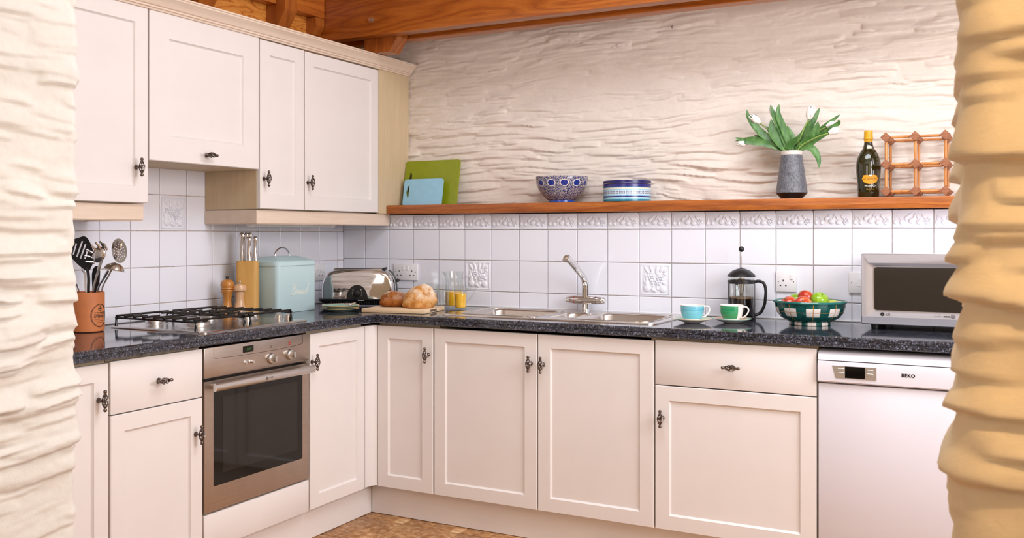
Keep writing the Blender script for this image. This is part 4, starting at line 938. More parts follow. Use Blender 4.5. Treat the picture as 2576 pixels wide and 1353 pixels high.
plate2d([tuple(v)[:2] for v in catmull([(*p, 0) for p in ol + [ol[0]]], 3)[:-1]], sl, -.017, .0022).build('blade', M['black_plastic'], t, smooth=False)
# steel pasta server
t = utensil('pasta_server', 'steel pasta server with curled teeth in the terracotta pot')
handle_path(t, [UP(238, 826, -.02), UP(240, 738, -.026), UP(252, 690, -.028), UP(263, 655, -.030)], [.003] * 6 + [.0042] * 6 + [.006] * 4, M['polished'], 8, .6)
hd = MB(); hd.ell((0, 0, 0), (.024, .010, .031), 20, 12, T(*UP(257, 640, -.030)) @ Matrix.Rotation(R(28), 4, 'Y')); hd.build('head', M['polished'], t)
for a_, b_ in (((262, 628), (255, 610)), ((270, 624), (266, 607)), ((277, 628), (275, 612)), ((252, 632), (243, 615)), ((246, 640), (232, 628)), ((244, 650), (228, 642)), ((246, 660), (230, 657))):
    MB().tube(catmull([UP(*a_, -.030), UP((a_[0] + b_[0]) / 2, (a_[1] + b_[1]) / 2 - 1, -.040), UP(*b_, -.052)], 4), [.0042] * 5 + [.0036] * 3 + [.0028], 8).build('tooth', M['polished'], t)
# skimmer
t = utensil('skimmer', 'steel skimmer with a round perforated disc in the pot')
handle_path(t, [UP(246, 826, .02), UP(248, 735, .025), UP(268, 690, .028), UP(281, 660, .03)], .0030, M['polished'])
dk = []; cxp, cyp, rx_, ry_ = 292, 631, 20, 31
outl = [(cxp + rx_ * math.cos(k * PI / 18) * .95 + ry_ * math.sin(k * PI / 18) * .15, cyp + ry_ * math.sin(k * PI / 18) - 6 * math.cos(k * PI / 18) * .6) for k in range(36)]
hs = []
for rr_, nn in ((.0, 1), (.26, 6), (.5, 11), (.72, 16)):
    for k in range(nn):
        a_ = 2 * PI * k / nn + rr_; hx_, hy_ = cxp + 1 + rx_ * rr_ * .9 * math.cos(a_) + ry_ * rr_ * .15 * math.sin(a_), cyp + 3 + ry_ * rr_ * .86 * math.sin(a_) - 4 * rr_ * math.cos(a_)
        hs.append([(hx_ + 1.15 * math.cos(j * PI / 3), hy_ + 1.5 * math.sin(j * PI / 3)) for j in range(6)])
plate2d(outl, hs, .030, .0014).build('disc', M['polished'], t, smooth=False)
# ladle
t = utensil('ladle', 'steel ladle with its bowl turned over beside the skimmer')
handle_path(t, [UP(238, 826, -.015), UP(249, 735, -.019), UP(268, 700, -.028), UP(282, 680, -.036)], [.003] * 5 + [.0036] * 6 + [.0048] * 5, M['polished'], 8, .6)
bw_ = MB(); prof_ = [(.0001, .020), (.010, .0195), (.020, .016), (.028, .009), (.0325, .0), (.036, -.0015), (.036, -.003), (.0315, -.0015), (.026, .007), (.018, .0135), (.009, .017), (.0001, .0178)]
bw_.lathe([(a_ * 1.12, z_ * 1.25) for a_, z_ in prof_], 32, T(*UP(299, 677, -.045)) @ Matrix.Rotation(R(9), 4, 'Y') @ Matrix.Rotation(R(-6), 4, 'X')); bw_.build('bowl', M['polished'], t)
# black slotted spoon behind
t = utensil('slotted_spoon', 'black nylon slotted spoon low behind the turner')
handle_path(t, [UP(236, 826, .008), UP(237, 732, .010), UP(240, 715, .011)], .005, M['black_plastic'])
plate2d([tuple(v)[:2] for v in catmull([(231, 730, 0), (230, 690, 0), (236, 672, 0), (246, 670, 0), (250, 682, 0), (248, 712, 0), (242, 738, 0), (231, 730, 0)], 3)[:-1]], [[(239, 690), (242, 690), (239, 708), (236, 708)], [(234, 714), (237, 714), (235, 728), (233, 728)]], .004, .003).build('blade', M['black_plastic'], t, smooth=False)
# whisk
t = utensil('whisk', 'small steel balloon whisk peeping past the stone jamb')
handle_path(t, [UP(215, 826, .02), UP(206, 700, .03), UP(204, 690, .03)], .005, M['polished'])
for k in range(6):
    a_ = PI * k / 6; pts = []
    for i in range(13): u_ = PI * i / 12; q = UP(204 - 2 * math.sin(u_), 690 - 34 * math.sin(u_), .03); w_ = 11 * mp * math.cos(u_) * (1 if True else 0) * math.sin(u_) ** .4 if 0 < i < 12 else 0; pts.append(q + Vector((w_ * math.cos(a_), w_ * math.sin(a_), 0)))
    MB().tube(pts, .0007, 5).build('wire', M['polished'], t)
t = utensil('steel_spoon', 'plain steel spoon handle leaning in the pot beside the whisk'); handle_path(t, [UP(206, 826, -.035), UP(204, 735, -.042), UP(201, 700, -.046), UP(199, 688, -.048)], [.0028] * 8 + [.0045] * 8, M['polished'], 8, .5)
t = utensil('steel_fork', 'slim steel fork handle crossing behind the spoon in the pot'); handle_path(t, [UP(210, 826, .0), UP(202, 735, -.01), UP(195, 712, -.015)], .0032, M['polished'], 8, .5)

# mills
M['mill_dark'] = wood('honey_mill_wood', ((160, 94, 30), (190, 122, 48), (210, 146, 70)), 2, 3, .3, .12, rings=4, dist=3, coat=.3); M['mill_pale'] = wood('pale_mill_wood', ((196, 146, 104), (214, 168, 128), (226, 186, 150)), 2, 3, .3, .12, rings=4, dist=3, coat=.3)
pm_ = thing('pepper_mill', 'honey coloured wooden pepper mill with a black knob', 'mill', PD(571.5, 4.22, ZW))
MB().lathe([(.027, 0), (.0275, .003), (.0275, .014), (.026, .018), (.0225, .03), (.0185, .052), (.0175, .068), (.0205, .088), (.0255, .103), (.027, .106), (.0275, .109), (.026, .113), (.0001, .113)], 36).build('mill_body', M['mill_dark'], pm_)
MB().lathe([(.025, .1135), (.0275, .116), (.0275, .121), (.0265, .1225), (.0285, .128), (.0295, .136), (.028, .145), (.022, .153), (.012, .157), (.0001, .158)], 36).build('mill_head', M['mill_dark'], pm_)
MB().lathe([(.0045, .158), (.0045, .162), (.0068, .164), (.0065, .172), (.0001, .173)], 16).build('knob', M['black_plastic'], pm_)
sm = thing('salt_mill', 'pale wooden salt mill with a silver knob', 'mill', PD(603, 4.235, ZW))
MB().lathe([(.0285, 0), (.0295, .004), (.0295, .012), (.0275, .024), (.0215, .045), (.0185, .062), (.0185, .078), (.020, .092), (.0205, .104), (.0001, .104)], 36).build('mill_body', M['mill_pale'], sm)
MB().lathe([(.022, .1045), (.0285, .107), (.0302, .114), (.0295, .124), (.025, .132), (.014, .1365), (.0001, .137)], 36).build('mill_head', M['mill_pale'], sm)
MB().lathe([(.004, .137), (.0032, .140), (.0055, .1425), (.0062, .1465), (.0048, .151), (.0001, .1525)], 16).build('knob', M['chrome'], sm)
# knife block
Dk = 4.30; kp = PD(623, Dk, ZW); hk = ZD(656, Dk) - ZW
kb = thing('knife_block', 'plain beech knife block in front of the bread bin', 'knife block', kp, YAW)
M['beech'] = wood('beech', ((186, 132, 62), (206, 156, 84), (220, 174, 104)), 2, 2.2, .38, .06, rings=5, dist=3)
kbm = MB(); kbm.prism(rrect(.098, .06, .018, 6), 0, hk); kbm.build('block', M['beech'], kb)
for i, (x, y, hgt, w_, lab) in enumerate(((608, .010, 71, 14, 'tall steel knife handle at the pepper mill side of the block'), (619, .016, 71, 13, 'tall steel knife handle in the rear middle slot'), (628, .016, 71, 14, 'tall steel knife handle behind the short pair'), (625, -.012, 60, 14, 'steel knife handle in the front middle slot'), (641, .0, 61, 13, 'short steel knife handle at the bread bin side of the block'))):
    m_ = Dk / FPX; kk = thing('kitchen_knife', lab, 'knife', PD(x, Dk + y, ZW + hk + .0004), YAW, 'knives in the beech block'); hh = hgt * m_; w2 = w_ * m_ / 2
    b = MB(); pts = []; rs = []
    for j in range(13):
        u_ = j / 12; pts.append((w2 * .35 * math.sin(PI * 1.3 * u_) * -.5, 0, hh * u_)); rs.append(w2 * (.72 + .28 * (math.cos(2 * PI * (u_ - .08)) * .5 + .5) ** 1.0) if j < 12 else w2 * .55)
    b.tube(pts, rs, 14, flat=.62, up=(0, 1, 0)); b.build('handle', M['polished'], kk)
    MB().box(-w2 * .7, w2 * .7, -.001, .001, -.0002, .004).build('bolster', M['polished'], kk)
# bread bin
bb = thing('bread_bin', 'pale aqua enamel bread bin with script lettering', 'bread bin', (.062, -.812, ZW))
M['aqua'] = plain('aqua_enamel', (198, 224, 230), .28, var=.015, vs=8)
bx_, by_ = .186, .274; hb2 = 1.1235 - ZW
b = MB(); plate_r(b, [(.002, 0), (0, .003), (0, hb2)], bx_, by_, bx_ / 2, by_ / 2, .022); b.build('bin_body', M['aqua'], bb)
b = MB(); plate_r(b, [(-.004, hb2 + .0006), (-.0045, hb2 + .017), (-.002, hb2 + .020), (.012, hb2 + .024), (.04, hb2 + .036), (.062, hb2 + .042), (.08, hb2 + .0435)], bx_, by_, bx_ / 2, by_ / 2, .028); ld = b.build('lid', M['aqua'], bb)
hn = MB(); hn.tube(catmull([(.093, .085, hb2 + .042), (.093, .090, hb2 + .058), (.093, .112, hb2 + .076), (.093, .137, hb2 + .081), (.093, .162, hb2 + .076), (.093, .184, hb2 + .058), (.093, .189, hb2 + .042)], 5), .0042, 8, flat=.7); hn.build('handle', M['polished'], ld)
for yy in (.082, .192): MB().box(.087, .099, yy - .006, yy + .006, hb2 + .038, hb2 + .0445, .002).build('handle_plate', M['polished'], ld)
strokes = [[(.02, .92), (.16, 1.0), (.12, .6), (.02, .0)], [(-.12, .75), (-.02, .98), (.2, 1.08), (.42, .95), (.36, .68), (.14, .55), (.36, .5), (.44, .28), (.28, .02), (.02, -.02), (-.2, .1)],
           [(.5, .0), (.6, .3), (.62, .42), (.68, .36), (.76, .34), (.72, .1), (.8, .0), (.9, .1)], [(.9, .1), (1.06, .24), (1.08, .36), (.98, .36), (.94, .14), (1.02, .0), (1.14, .06), (1.24, .2)],
           [(1.5, .3), (1.38, .36), (1.26, .2), (1.3, .02), (1.42, .06), (1.52, .32), (1.5, .08), (1.58, .0), (1.68, .1)], [(1.98, .3), (1.84, .36), (1.72, .18), (1.78, .0), (1.92, .08), (2.06, .5), (2.16, .95), (2.04, .3), (2.02, .04), (2.12, .0)]]
sc_ = .050; q = MB()
for st in strokes: q.tube(catmull([(0, (x + .28 * z) * sc_, z * sc_) for x, z in st], 6), .0011, 5)
q.build('lettering', M['ivory'], bb, (bx_ + .0006, .094, .080))
# toaster
tp_ = PD(906, 4.79, ZW); ts = thing('toaster', 'polished chrome long slot toaster with black base and dial', 'toaster', tp_, YAW - R(2))
tw, td_, th_ = .372, .17, .182
def loft(b, rings, cap0=True, cap1=True):
    n = len(rings[0]); fs = [(k * n + j, k * n + (j + 1) % n, k * n + n + (j + 1) % n, k * n + n + j) for k in range(len(rings) - 1) for j in range(n)]
    if cap0: fs.append(tuple(range(n))[::-1])
    if cap1: fs.append(tuple((len(rings) - 1) * n + j for j in range(n)))
    b.add(sum(rings, []), fs)
b = MB(); loft(b, [[(x, y, z) for x, y in rrect(tw + dx, td_ + dx, .03, 6)] for z, dx in ((.008, -.045), (.012, -.03), (.030, .014), (.036, .018), (.040, .012))]); base = b.build('base', M['black_plastic'], ts)
for k in range(22): MB().box(-.13 + k * .0125, -.126 + k * .0125, -td_ / 2 - .005, -td_ / 2 + .02, .015, .027).build('vent_slot', M['dark'], base)
for sx in (-1, 1):
    for sy_ in (-1, 1): MB().lathe([(.013, 0), (.015, .009), (.0001, .009)], 14).build('foot', M['black_plastic'], ts, (sx * .13, sy_ * .05, 0))
prof = [(-.178, .040), (-.180, .08), (-.176, .12), (-.166, .148), (-.148, .168), (-.120, .178), (-.06, .183), (0, .1845), (.06, .183), (.120, .178), (.148, .168), (.166, .148), (.176, .12), (.180, .08), (.178, .040)]
rings = []
for (y, k, dz) in ((-.076, .91, -.020), (-.083, .965, -.010), (-.0865, .992, -.003), (-.0865, 1, 0)) if False else ((-.087, .90, -.020), (-.0865, .925, -.0145), (-.083, .955, -.008), (-.076, .98, -.003), (-.064, 1, 0), (.064, 1, 0), (.076, .98, -.003), (.083, .955, -.008), (.087, .90, -.020)):
    rings.append([(x * k, y, .040 + (z - .040) * (1 + dz / .145)) for x, z in prof])
b = MB(); loft(b, rings); b.build('shell', M['chrome'], ts, angle=60)
MB().box(-.13, .13, -.028, .028, .172, .1862, .006).build('slot_surround', M['chrome'], ts)
for yy in (-.014, .014): MB().box(-.12, .12, yy - .008, yy + .008, .1855, .1868).build('slot', M['dark'], ts)
fc = MB(); pr = [(-.052, 0), (.052, 0)] + arc(0, 0, .052, 0, 180, 24)[1:-1]; pr = [(.052 * math.cos(R(a)), .068 * math.sin(R(a))) for a in range(0, 181, 6)]; fc.prism(pr, 0, .006); fc.v = [(x, -.0865 - z, y + .040) for x, y, z in fc.v]; fcp = fc.build('dial_plate', M['black_plastic'], ts, (.0, 0, 0))
k = MB(); k.lathe([(.0185, 0), (.0175, .010), (.0155, .013), (.009, .0145), (.0001, .0155)], 28, T(.0, -.0925, .068) @ FR); k.build('knob', M['black_plastic'], fcp)
for a_ in (205, 185, 165, 140, 40, 15, -5, -25): 
    MB().box(-.0012, .0012, -.0931, -.0924, -.0008, .0008 + (.004 if a_ in (140, 40) else .0), mat=T(.0235 * math.cos(R(a_)), 0, .068 + .0235 * math.sin(R(a_))) @ Matrix.Rotation(R(90 - a_), 4, 'Y')).build('dial_mark', M['ivory'], fcp)
textmb('Elevation', .0085, bold=.0001).build('lettering', M['ivory'], base, (.02, -td_ / 2 - .0088, .0335))
lv = MB(); lv.tube(catmull([(.185, -.02, .036), (.186, -.02, .09), (.178, -.02, .14), (.160, -.02, .168), (.148, -.02, .178)], 4), .004, 8); lv.build('end_trim', M['black_plastic'], ts); MB().ell((.190, -.02, .128), (.011, .012, .009), 14, 10).build('lever', M['black_plastic'], ts)
b = MB(); b.prism([(.106, .176), (.128, .1755), (.134, .188), (.128, .192), (.118, .187)], -.03, .03); b.v = [(x, z, y) for x, y, z in b.v]; b.build('rest_tab', M['black_plastic'], ts)
# plates and cutlery
pc = PD(857, 4.44, 0)
M['plate_rim'] = None
t = NT('banded_plate_glaze'); tc = t.n('ShaderNodeTexCoord'); ln_ = t.n('ShaderNodeVectorMath', operation='LENGTH'); sp_ = t.n('ShaderNodeSeparateXYZ'); t.l(tc.outputs['Object'], sp_.inputs[0]); cb = t.n('ShaderNodeCombineXYZ'); t.l(sp_.outputs[0], cb.inputs[0]); t.l(sp_.outputs[1], cb.inputs[1]); t.l(cb.outputs[0], ln_.inputs[0])
t.set(t.ramp(mth(t, 'DIVIDE', ln_.outputs['Value'], .1), [(0, (236, 232, 226)), (.56, (150, 196, 178)), (.80, (236, 230, 220)), (.84, (226, 188, 134))], 'CONSTANT'), .14); M['plate'] = t.m
for i in range(3):
    r_ = .0865; pl_ = thing('side_plate', ['side plate with a green band, bottom of the stack of three', 'side plate with a green band, middle of the stack of three', 'side plate with a green band, top of the stack under the forks'][i], 'plate', (pc[0], pc[1], ZW + i * .0072), 0, 'stack of side plates by the toaster')
    MB().lathe([(.046, 0), (.05, .002), (.064, .006), (r_, .0135), (r_ + .0005, .0148), (r_ - .001, .0155), (.062, .0085), (.048, .0055), (.0001, .0055)], 48).build('plate_body', M['plate'], pl_)
zt_p = ZW + 3 * .0072 + .0105
for lab, nm, ang, dx, dy in (('steel teaspoon lying across the top plate', 'teaspoon', 20, -.01, -.012), ('steel fork lying across the top plate', 'fork', 38, .0, .015), ('second steel fork lying on the top plate, nearest the bread board', 'fork', 2, .02, -.025)):
    c_ = thing(nm, lab, 'cutlery', (pc[0] + dx, pc[1] + dy, zt_p), YAW + R(ang), 'cutlery on the side plates')
    MB().tube(catmull([(-.07, 0, .002), (-.03, 0, .004), (.01, 0, .003), (.028, 0, .001)], 5), [.0042] * 5 + [.0025] * 11, 8, flat=.4).build('handle', M['chrome'], c_)
    if nm == 'teaspoon': MB().ell((.046, 0, .0015), (.020, .012, .004), 14, 8).build('spoon_bowl', M['chrome'], c_)
    else:
        MB().ell((.034, 0, .0015), (.010, .0095, .0025), 12, 8).build('fork_root', M['chrome'], c_)
        for k in (-1.5, -.5, .5, 1.5): MB().tube([(.038, k * .005, .002), (.052, k * .0055, .0005), (.066, k * .0052, .003)], .0013, 6).build('tine', M['chrome'], c_)
# bread board and loaves
bd = thing('bread_board', 'pale wooden bread board with a dark end notch', 'board', (.5275, -.567, ZW), R(9.3))
M['maple'] = wood('pale_board_wood', ((214, 180, 140), (228, 198, 162), (236, 210, 178)), 0, 2.4, .5, .06, rings=4, dist=3)
b = MB().box(0, .312, 0, .245, 0, .0178, .003); b.build('board', M['maple'], bd); MB().box(.3105, .3125, .07, .145, .004, .0150, .0008).build('end_notch', plain('dark_notch', (112, 92, 80), .6), bd)
def crust(name, dark, mid, pale):
    t = NT(name); v = t.coord(); n1 = t.noise(v, 26, 6, .7); n2 = t.noise(v, 11, 5, .6); ge = t.n('ShaderNodeNewGeometry'); sp2 = t.n('ShaderNodeSeparateXYZ'); t.l(v, sp2.inputs[0])
    c = t.ramp(n1, [(.3, dark), (.5, mid), (.72, pale)]); fl = t.ramp(mth(t, 'ADD', n2, mth(t, 'MULTIPLY', n1, .6)), [(.70, (0, 0, 0)), (.90, (.9, .9, .9))])
    hf = mth(t, 'MULTIPLY', fl, t.ramp(sp2.outputs[2], [(.03, (0, 0, 0)), (.075, (1, 1, 1))])); t.set(t.mix(c, L4((240, 226, 210)), hf), .85, spec=.2); t.bump(n1, .9, .012); return t.m
M['crust'] = crust('golden_crust', (172, 104, 44), (214, 152, 84), (234, 192, 138)); M['crust2'] = crust('brown_crust', (128, 68, 26), (166, 98, 44), (192, 128, 70))
def loaf(label, loc, rz, rx, ry, h, mat, seed, peak):
    n, m_ = 48, 22; vs = []; t = thing('loaf', label, 'bread', loc, rz)
    prof_ = [(.0001, 0), (.4, 0), (.74, 0), (.86, .03), (.95, .12), (1.0, .25)] + [(math.cos(R(90) * k / 12), .25 + .75 * math.sin(R(90) * k / 12)) for k in range(1, 12)] + [(.05, .998), (.0001, 1.0)]; m_ = len(prof_) - 1
    for r1, z1 in prof_:
        for i in range(n):
            a_ = 2 * PI * i / n; vs.append([r1 * rx * math.cos(a_) + peak * z1, r1 * ry * math.sin(a_), z1 * h])
    V_ = np.array(vs); nn = vnoise(V_[:, 0] * 38 + V_[:, 1] * 11 + 60, V_[:, 2] * 38 + V_[:, 1] * 20 + 60, seed) - .5; n2 = vnoise(V_[:, 0] * 110 + V_[:, 1] * 50 + 60, V_[:, 2] * 120 + 60, seed + 1) - .5
    cen = np.array([0, 0, h * .35]); dv = V_ - cen; V_ = V_ + dv * (.16 * nn + .05 * n2)[:, None] * (V_[:, 2:3] > .002); V_[:, 2] = np.maximum(V_[:, 2], 0)
    fs = [(j * n + i, j * n + (i + 1) % n, j * n + n + (i + 1) % n, j * n + n + i) for j in range(m_) for i in range(n)]
    MB().add([tuple(p) for p in V_], fs).build('crust', mat, t, angle=80); return t
ZBd = ZW + .0186
loaf('big floury crusty loaf at the glasses end of the bread board', PD(1053, 4.42, ZBd), YAW, .079, .07, .108, M['crust'], 3, .012)
loaf('smaller brown loaf at the toaster end of the bread board', PD(993, 4.505, ZBd), YAW, .072, .055, .073, M['crust2'], 9, .004)
# glasses and jug
M['juice'] = NT('orange_juice').set((252, 192, 22), .35)
M['juice'].node_tree.nodes['Principled BSDF'].inputs['Subsurface Weight'].default_value = 0.0
def tumbler(label, px_, D, r=.030, h=.118, juice=0, grp='drinking glasses by the jug'):
    t = thing('tumbler', label, 'glass', PD(px_, D, ZW), 0, grp)
    MB().lathe([(.0001, 0), (r * .86, 0), (r * .9, .002), (r, h * .6), (r * 1.02, h), (r * 1.02 - .0016, h), (r - .0018, h * .6), (r * .86, .014), (r * .7, .012), (.0001, .012)], 36, cap=False).build('glass_wall', M['glass'], t, angle=50)
    if juice: MB().lathe([(.0001, .0126), (r * .66, .0126), (r * .84, .0148), (r - .0024, juice), (.0001, juice)], 32, cap=False).build('juice', M['juice'], t)
tumbler('tumbler of orange juice standing in front of the glass jug', 1158.5, 4.50, juice=.078)
tumbler('empty tumbler between the loaf and the glass jug', 1114, 4.545)
tumbler('empty tumbler mostly hidden behind the big loaf', 1088, 4.66)
jg = thing('jug', 'clear glass jug half full of orange juice by the tiles', 'jug', PD(1143, 4.66, ZW), YAW)
rj, hj = .047, .176
def jugprof(r, z, sp): return r
b = MB(); n = 40; rings = []
for r_, z_, sp_j in ((.0001, 0, 0), (rj * .92, 0, 0), (rj, .004, 0), (rj * .98, .06, 0), (rj * .9, .12, 0), (rj * .88, .150, .004), (rj * .94, .168, .012), (rj * .98, hj, .020), (rj * .94, hj, .019), (rj * .84, .150, .004), (rj * .86, .12, 0), (rj * .94, .06, 0), (rj * .94, .012, 0), (.0001, .010, 0)):
    rings.append([((r_ + sp_j * max(0, math.cos(2 * PI * k / n - PI)) ** 6) * math.cos(2 * PI * k / n), r_ * math.sin(2 * PI * k / n), z_) for k in range(n)])
loft(b, rings, False, False); b.build('glass_wall', M['glass'], jg, angle=50)
MB().lathe([(.0001, .0125), (rj * .92, .0128), (rj * .925, .06), (rj * .905, .078), (.0001, .078)], 36, cap=False).build('juice', M['juice'], jg)
MB().tube(catmull([(rj * .86, 0, .142), (rj + .018, 0, .150), (rj + .048, 0, .138), (rj + .058, 0, .105), (rj + .044, 0, .065), (rj + .018, 0, .036), (rj * .985, 0, .030)], 6), .0062, 10, flat=.8).build('handle', M['glass'], jg)
# cups and saucers
t = NT('turquoise_brushed_glaze'); v = t.coord((6, 6, 120)); n1 = t.noise(v, 1.2, 3); t.set(t.ramp(n1, [(.3, (92, 172, 196)), (.55, (126, 198, 218)), (.75, (150, 208, 206))]), .12); M['turq'] = t.m
t = NT('green_brushed_glaze'); v = t.coord((6, 6, 120)); n1 = t.noise(v, 1.2, 3); t.set(t.ramp(n1, [(.3, (22, 134, 86)), (.55, (52, 150, 98)), (.75, (110, 178, 122))]), .12); M['grn'] = t.m
M['china'] = plain('white_china', (240, 236, 232), .12, var=.01); M['mint'] = plain('mint_glaze', (178, 220, 200), .14, var=.03); M['peach'] = plain('peach_glaze', (232, 186, 168), .14, var=.03); M['sand'] = plain('sand_glaze', (240, 216, 178), .14, var=.03)
def saucer(label, px_, D, band, rim):
    P_ = PD(px_, D, ZW); t = thing('saucer', label, 'saucer', P_, 0, 'saucers by the coffee pot'); r_ = .0765
    MB().lathe([(.030, 0), (.033, .002), (.05, .007), (r_ - .003, .0165), (r_ - .003, .0178), (.03, .0068), (.0001, .0062)], 44).build('saucer_body', M['china'], t)
    MB().lathe([(.043, .0112), (r_ - .006, .0178)], 44, cap=False).build('band', band, t, recalc=False)
    MB().lathe([(r_ - .004, .0162), (r_, .0172), (r_, .0190), (r_ - .006, .0180)], 44, cap=False).build('rim', rim, t); return P_
def cup(label, px_, D, mat, a0_, a1_, ha):
    P_ = PD(px_, D, ZW + .0068); t = thing('teacup', label, 'cup', P_, YAW, 'teacups by the coffee pot'); r_ = .0465; h_ = .066
    MB().lathe([(.020, 0), (.021, .003), (.030, .006), (.040, .020), (.045, .040), (r_, h_ - .001), (r_ - .001, h_), (r_ - .0028, h_ - .001), (.042, .04), (.036, .020), (.024, .009), (.0001, .007)], 44).build('cup_body', M['china'], t)
    pr_ = [(.0335, .0105), (.0405, .0200), (.0455, .040), (r_ + .0001, h_ - .004)]; vs = []; fs = []; nn = 24
    for i in range(nn + 1):
        a_ = R(a0_ + (a1_ - a0_) * i / nn)
        for r2, z2 in pr_: vs.append(((r2 + .0004) * math.cos(a_), (r2 + .0004) * math.sin(a_), z2))
    for i in range(nn):
        for k in range(3): fs.append((i * 4 + k, i * 4 + 4 + k, i * 4 + 5 + k, i * 4 + 1 + k))
    MB().add(vs, fs).build('colour_band', mat, t, angle=80, recalc=False)
    ca, sa = math.cos(R(ha)), math.sin(R(ha)); MB().tube(catmull([(q * ca, q * sa, z) for q, z in ((.0448, .055), (.054, .060), (.067, .056), (.0705, .044), (.064, .030), (.050, .018), (.0385, .0165))], 5), .0042, 10, flat=.75).build('handle', M['china'], t)
saucer('saucer with a mint inner band under the turquoise cup', 1742, 3.865, M['mint'], M['sand']); cup('turquoise striped teacup on the mint banded saucer', 1741.5, 3.868, M['turq'], -205, -18, 2)
saucer('saucer with a peach inner band under the green cup', 1841, 3.865, M['peach'], M['mint']); cup('white teacup with a green brushed panel on the peach banded saucer', 1841, 3.868, M['grn'], -200, -72, -38)
# cafetiere
cf = thing('cafetiere', 'black framed glass cafetiere half full of coffee', 'coffee pot', PD(1865, 4.03, ZW), YAW)
rc = .0535; hc = .178
MB().lathe([(.0001, .012), (rc * .9, .012), (rc, .018), (rc, hc), (rc - .002, hc), (rc - .002, .020), (rc * .88, .0145), (.0001, .0145)], 44, cap=False).build('beaker', M['glass'], cf, angle=50)
M['coffee'] = plain('black_coffee', (18, 9, 5), .08); MB().lathe([(.0001, .0150), (rc * .87, .0150), (rc - .0026, .0215), (rc - .0026, .088), (.0001, .088)], 40, cap=False).build('coffee', M['coffee'], cf)
MB().lathe([(rc - .0026, .0885), (rc - .0026, .093), (.0001, .093)], 40).build('coffee_foam', plain('coffee_crema', (134, 100, 62), .5, var=.3, vs=160), cf)
fr_ = MB(); fr_.lathe([(rc + .004, 0), (rc + .006, .004), (rc + .006, .010), (rc + .001, .014), (rc + .001, .022), (rc + .0035, .022), (rc + .0035, .014)][:4] + [(.0001, .014)], 44); fr_.build('base_ring', M['black_plastic'], cf)
MB().lathe([(rc + .0006, .150), (rc + .0034, .150), (rc + .0034, .164), (rc + .0006, .164), (rc + .0006, .150)], 44, cap=False).build('top_band', M['black_plastic'], cf)
for a_ in (188, 95, 2): MB().box(-.0062, .0062, rc + .0006, rc + .0034, .008, .156, .0005, rotz(R(a_ - 90))).build('strut', M['black_plastic'], cf)
MB().tube(catmull([(rc + .001, -.006, .157), (rc + .018, -.008, .160), (rc + .038, -.012, .150), (rc + .045, -.014, .120), (rc + .043, -.014, .085), (rc + .040, -.013, .062), (rc + .026, -.009, .030), (rc + .003, -.004, .016)], 6), .0078, 12, flat=.8).build('handle', M['black_plastic'], cf)
MB().lathe([(rc + .004, hc + .001), (rc + .0055, hc + .003), (rc + .001, hc + .010), (rc * .7, hc + .025), (rc * .3, hc + .034), (.006, hc + .036), (.006, hc + .039), (.0001, hc + .039)], 44).build('lid', M['black_plastic'], cf)
MB().tube([(0, 0, hc + .037), (0, 0, hc + .108)], .0022, 10).build('plunger_rod', M['chrome'], cf); MB().ell((0, 0, hc + .116), (.0118, .0118, .0118), 20, 14).build('plunger_knob', M['black_plastic'], cf)
MB().tube([(0, 0, .094), (0, 0, hc)], .0022, 8).build('inner_rod', M['polished'], cf); MB().lathe([(.006, .10), (.013, .13), (.015, .172), (.0001, .172)], 20).build('filter_cone', M['polished'], cf)
# fruit bowl
t = NT('green_check_glaze'); an, hz_, ob = cyl_nodes(t)
fa = mth(t, 'FRACT', mth(t, 'ADD', mth(t, 'MULTIPLY', an, 9.0), .62)); inx = mth(t, 'LESS_THAN', fa, .58); inz = mth(t, 'MULTIPLY', mth(t, 'GREATER_THAN', hz_, .037), mth(t, 'LESS_THAN', hz_, .070)); ft = mth(t, 'LESS_THAN', hz_, .013)
ck = mth(t, 'MULTIPLY', inx, mth(t, 'MAXIMUM', inz, ft)); n1 = t.noise(ob, 40, 3)
c = t.mix(t.ramp(n1, [(.3, (10, 66, 62)), (.7, (24, 96, 90))]), L4((236, 226, 220)), ck)
v1 = mth(t, 'LESS_THAN', mth(t, 'ABSOLUTE', mth(t, 'SUBTRACT', fa, .29)), .018); h1 = mth(t, 'LESS_THAN', mth(t, 'ABSOLUTE', mth(t, 'SUBTRACT', hz_, .0535)), .0009)
c = t.mix(c, L4((178, 122, 40)), mth(t, 'MULTIPLY', mth(t, 'MAXIMUM', v1, h1), .85)); t.set(c, .1); M['check'] = t.m
M['rimgreen'] = plain('teal_rim_glaze', (34, 106, 100), .12, var=.1)
fb = thing('fruit_bowl', 'dark green bowl with white checks holding apples', 'bowl', PD(2037.5, 3.80, ZW), YAW); rF = .141
MB().lathe([(.078, 0), (.080, .002), (.080, .012), (.088, .016), (.110, .028), (.127, .048), (.1335, .072), (.135, .088), (.131, .089), (.122, .06), (.10, .036), (.07, .024), (.0001, .022)], 64).build('bowl_body', M['check'], fb)
MB().lathe([(.1345, .0855), (.140, .087), (rF, .091), (.1385, .0955), (.133, .0955), (.130, .092)], 64, cap=False).build('rim', M['rimgreen'], fb)
MB().lathe([(.1325, .0925), (.1305, .088), (.1215, .0605), (.0995, .0365), (.07, .0246), (.0001, .0226)], 56, cap=False).build('inside_glaze', M['china'], fb, recalc=False)
def applemat(name, stops):
    t = NT(name); n1 = t.noise(t.coord((3, 3, .6)), 16, 4); t.set(t.ramp(n1, stops), .16, coat=.15); return t.m
M['apg'] = applemat('green_apple_skin', [(.3, (120, 166, 28)), (.6, (152, 190, 44)), (.8, (176, 204, 70))]); M['apr'] = applemat('red_apple_skin', [(.3, (164, 38, 22)), (.55, (190, 64, 36)), (.75, (216, 138, 70))]); M['apy'] = applemat('yellow_apple_skin', [(.3, (176, 190, 70)), (.7, (204, 204, 96))])
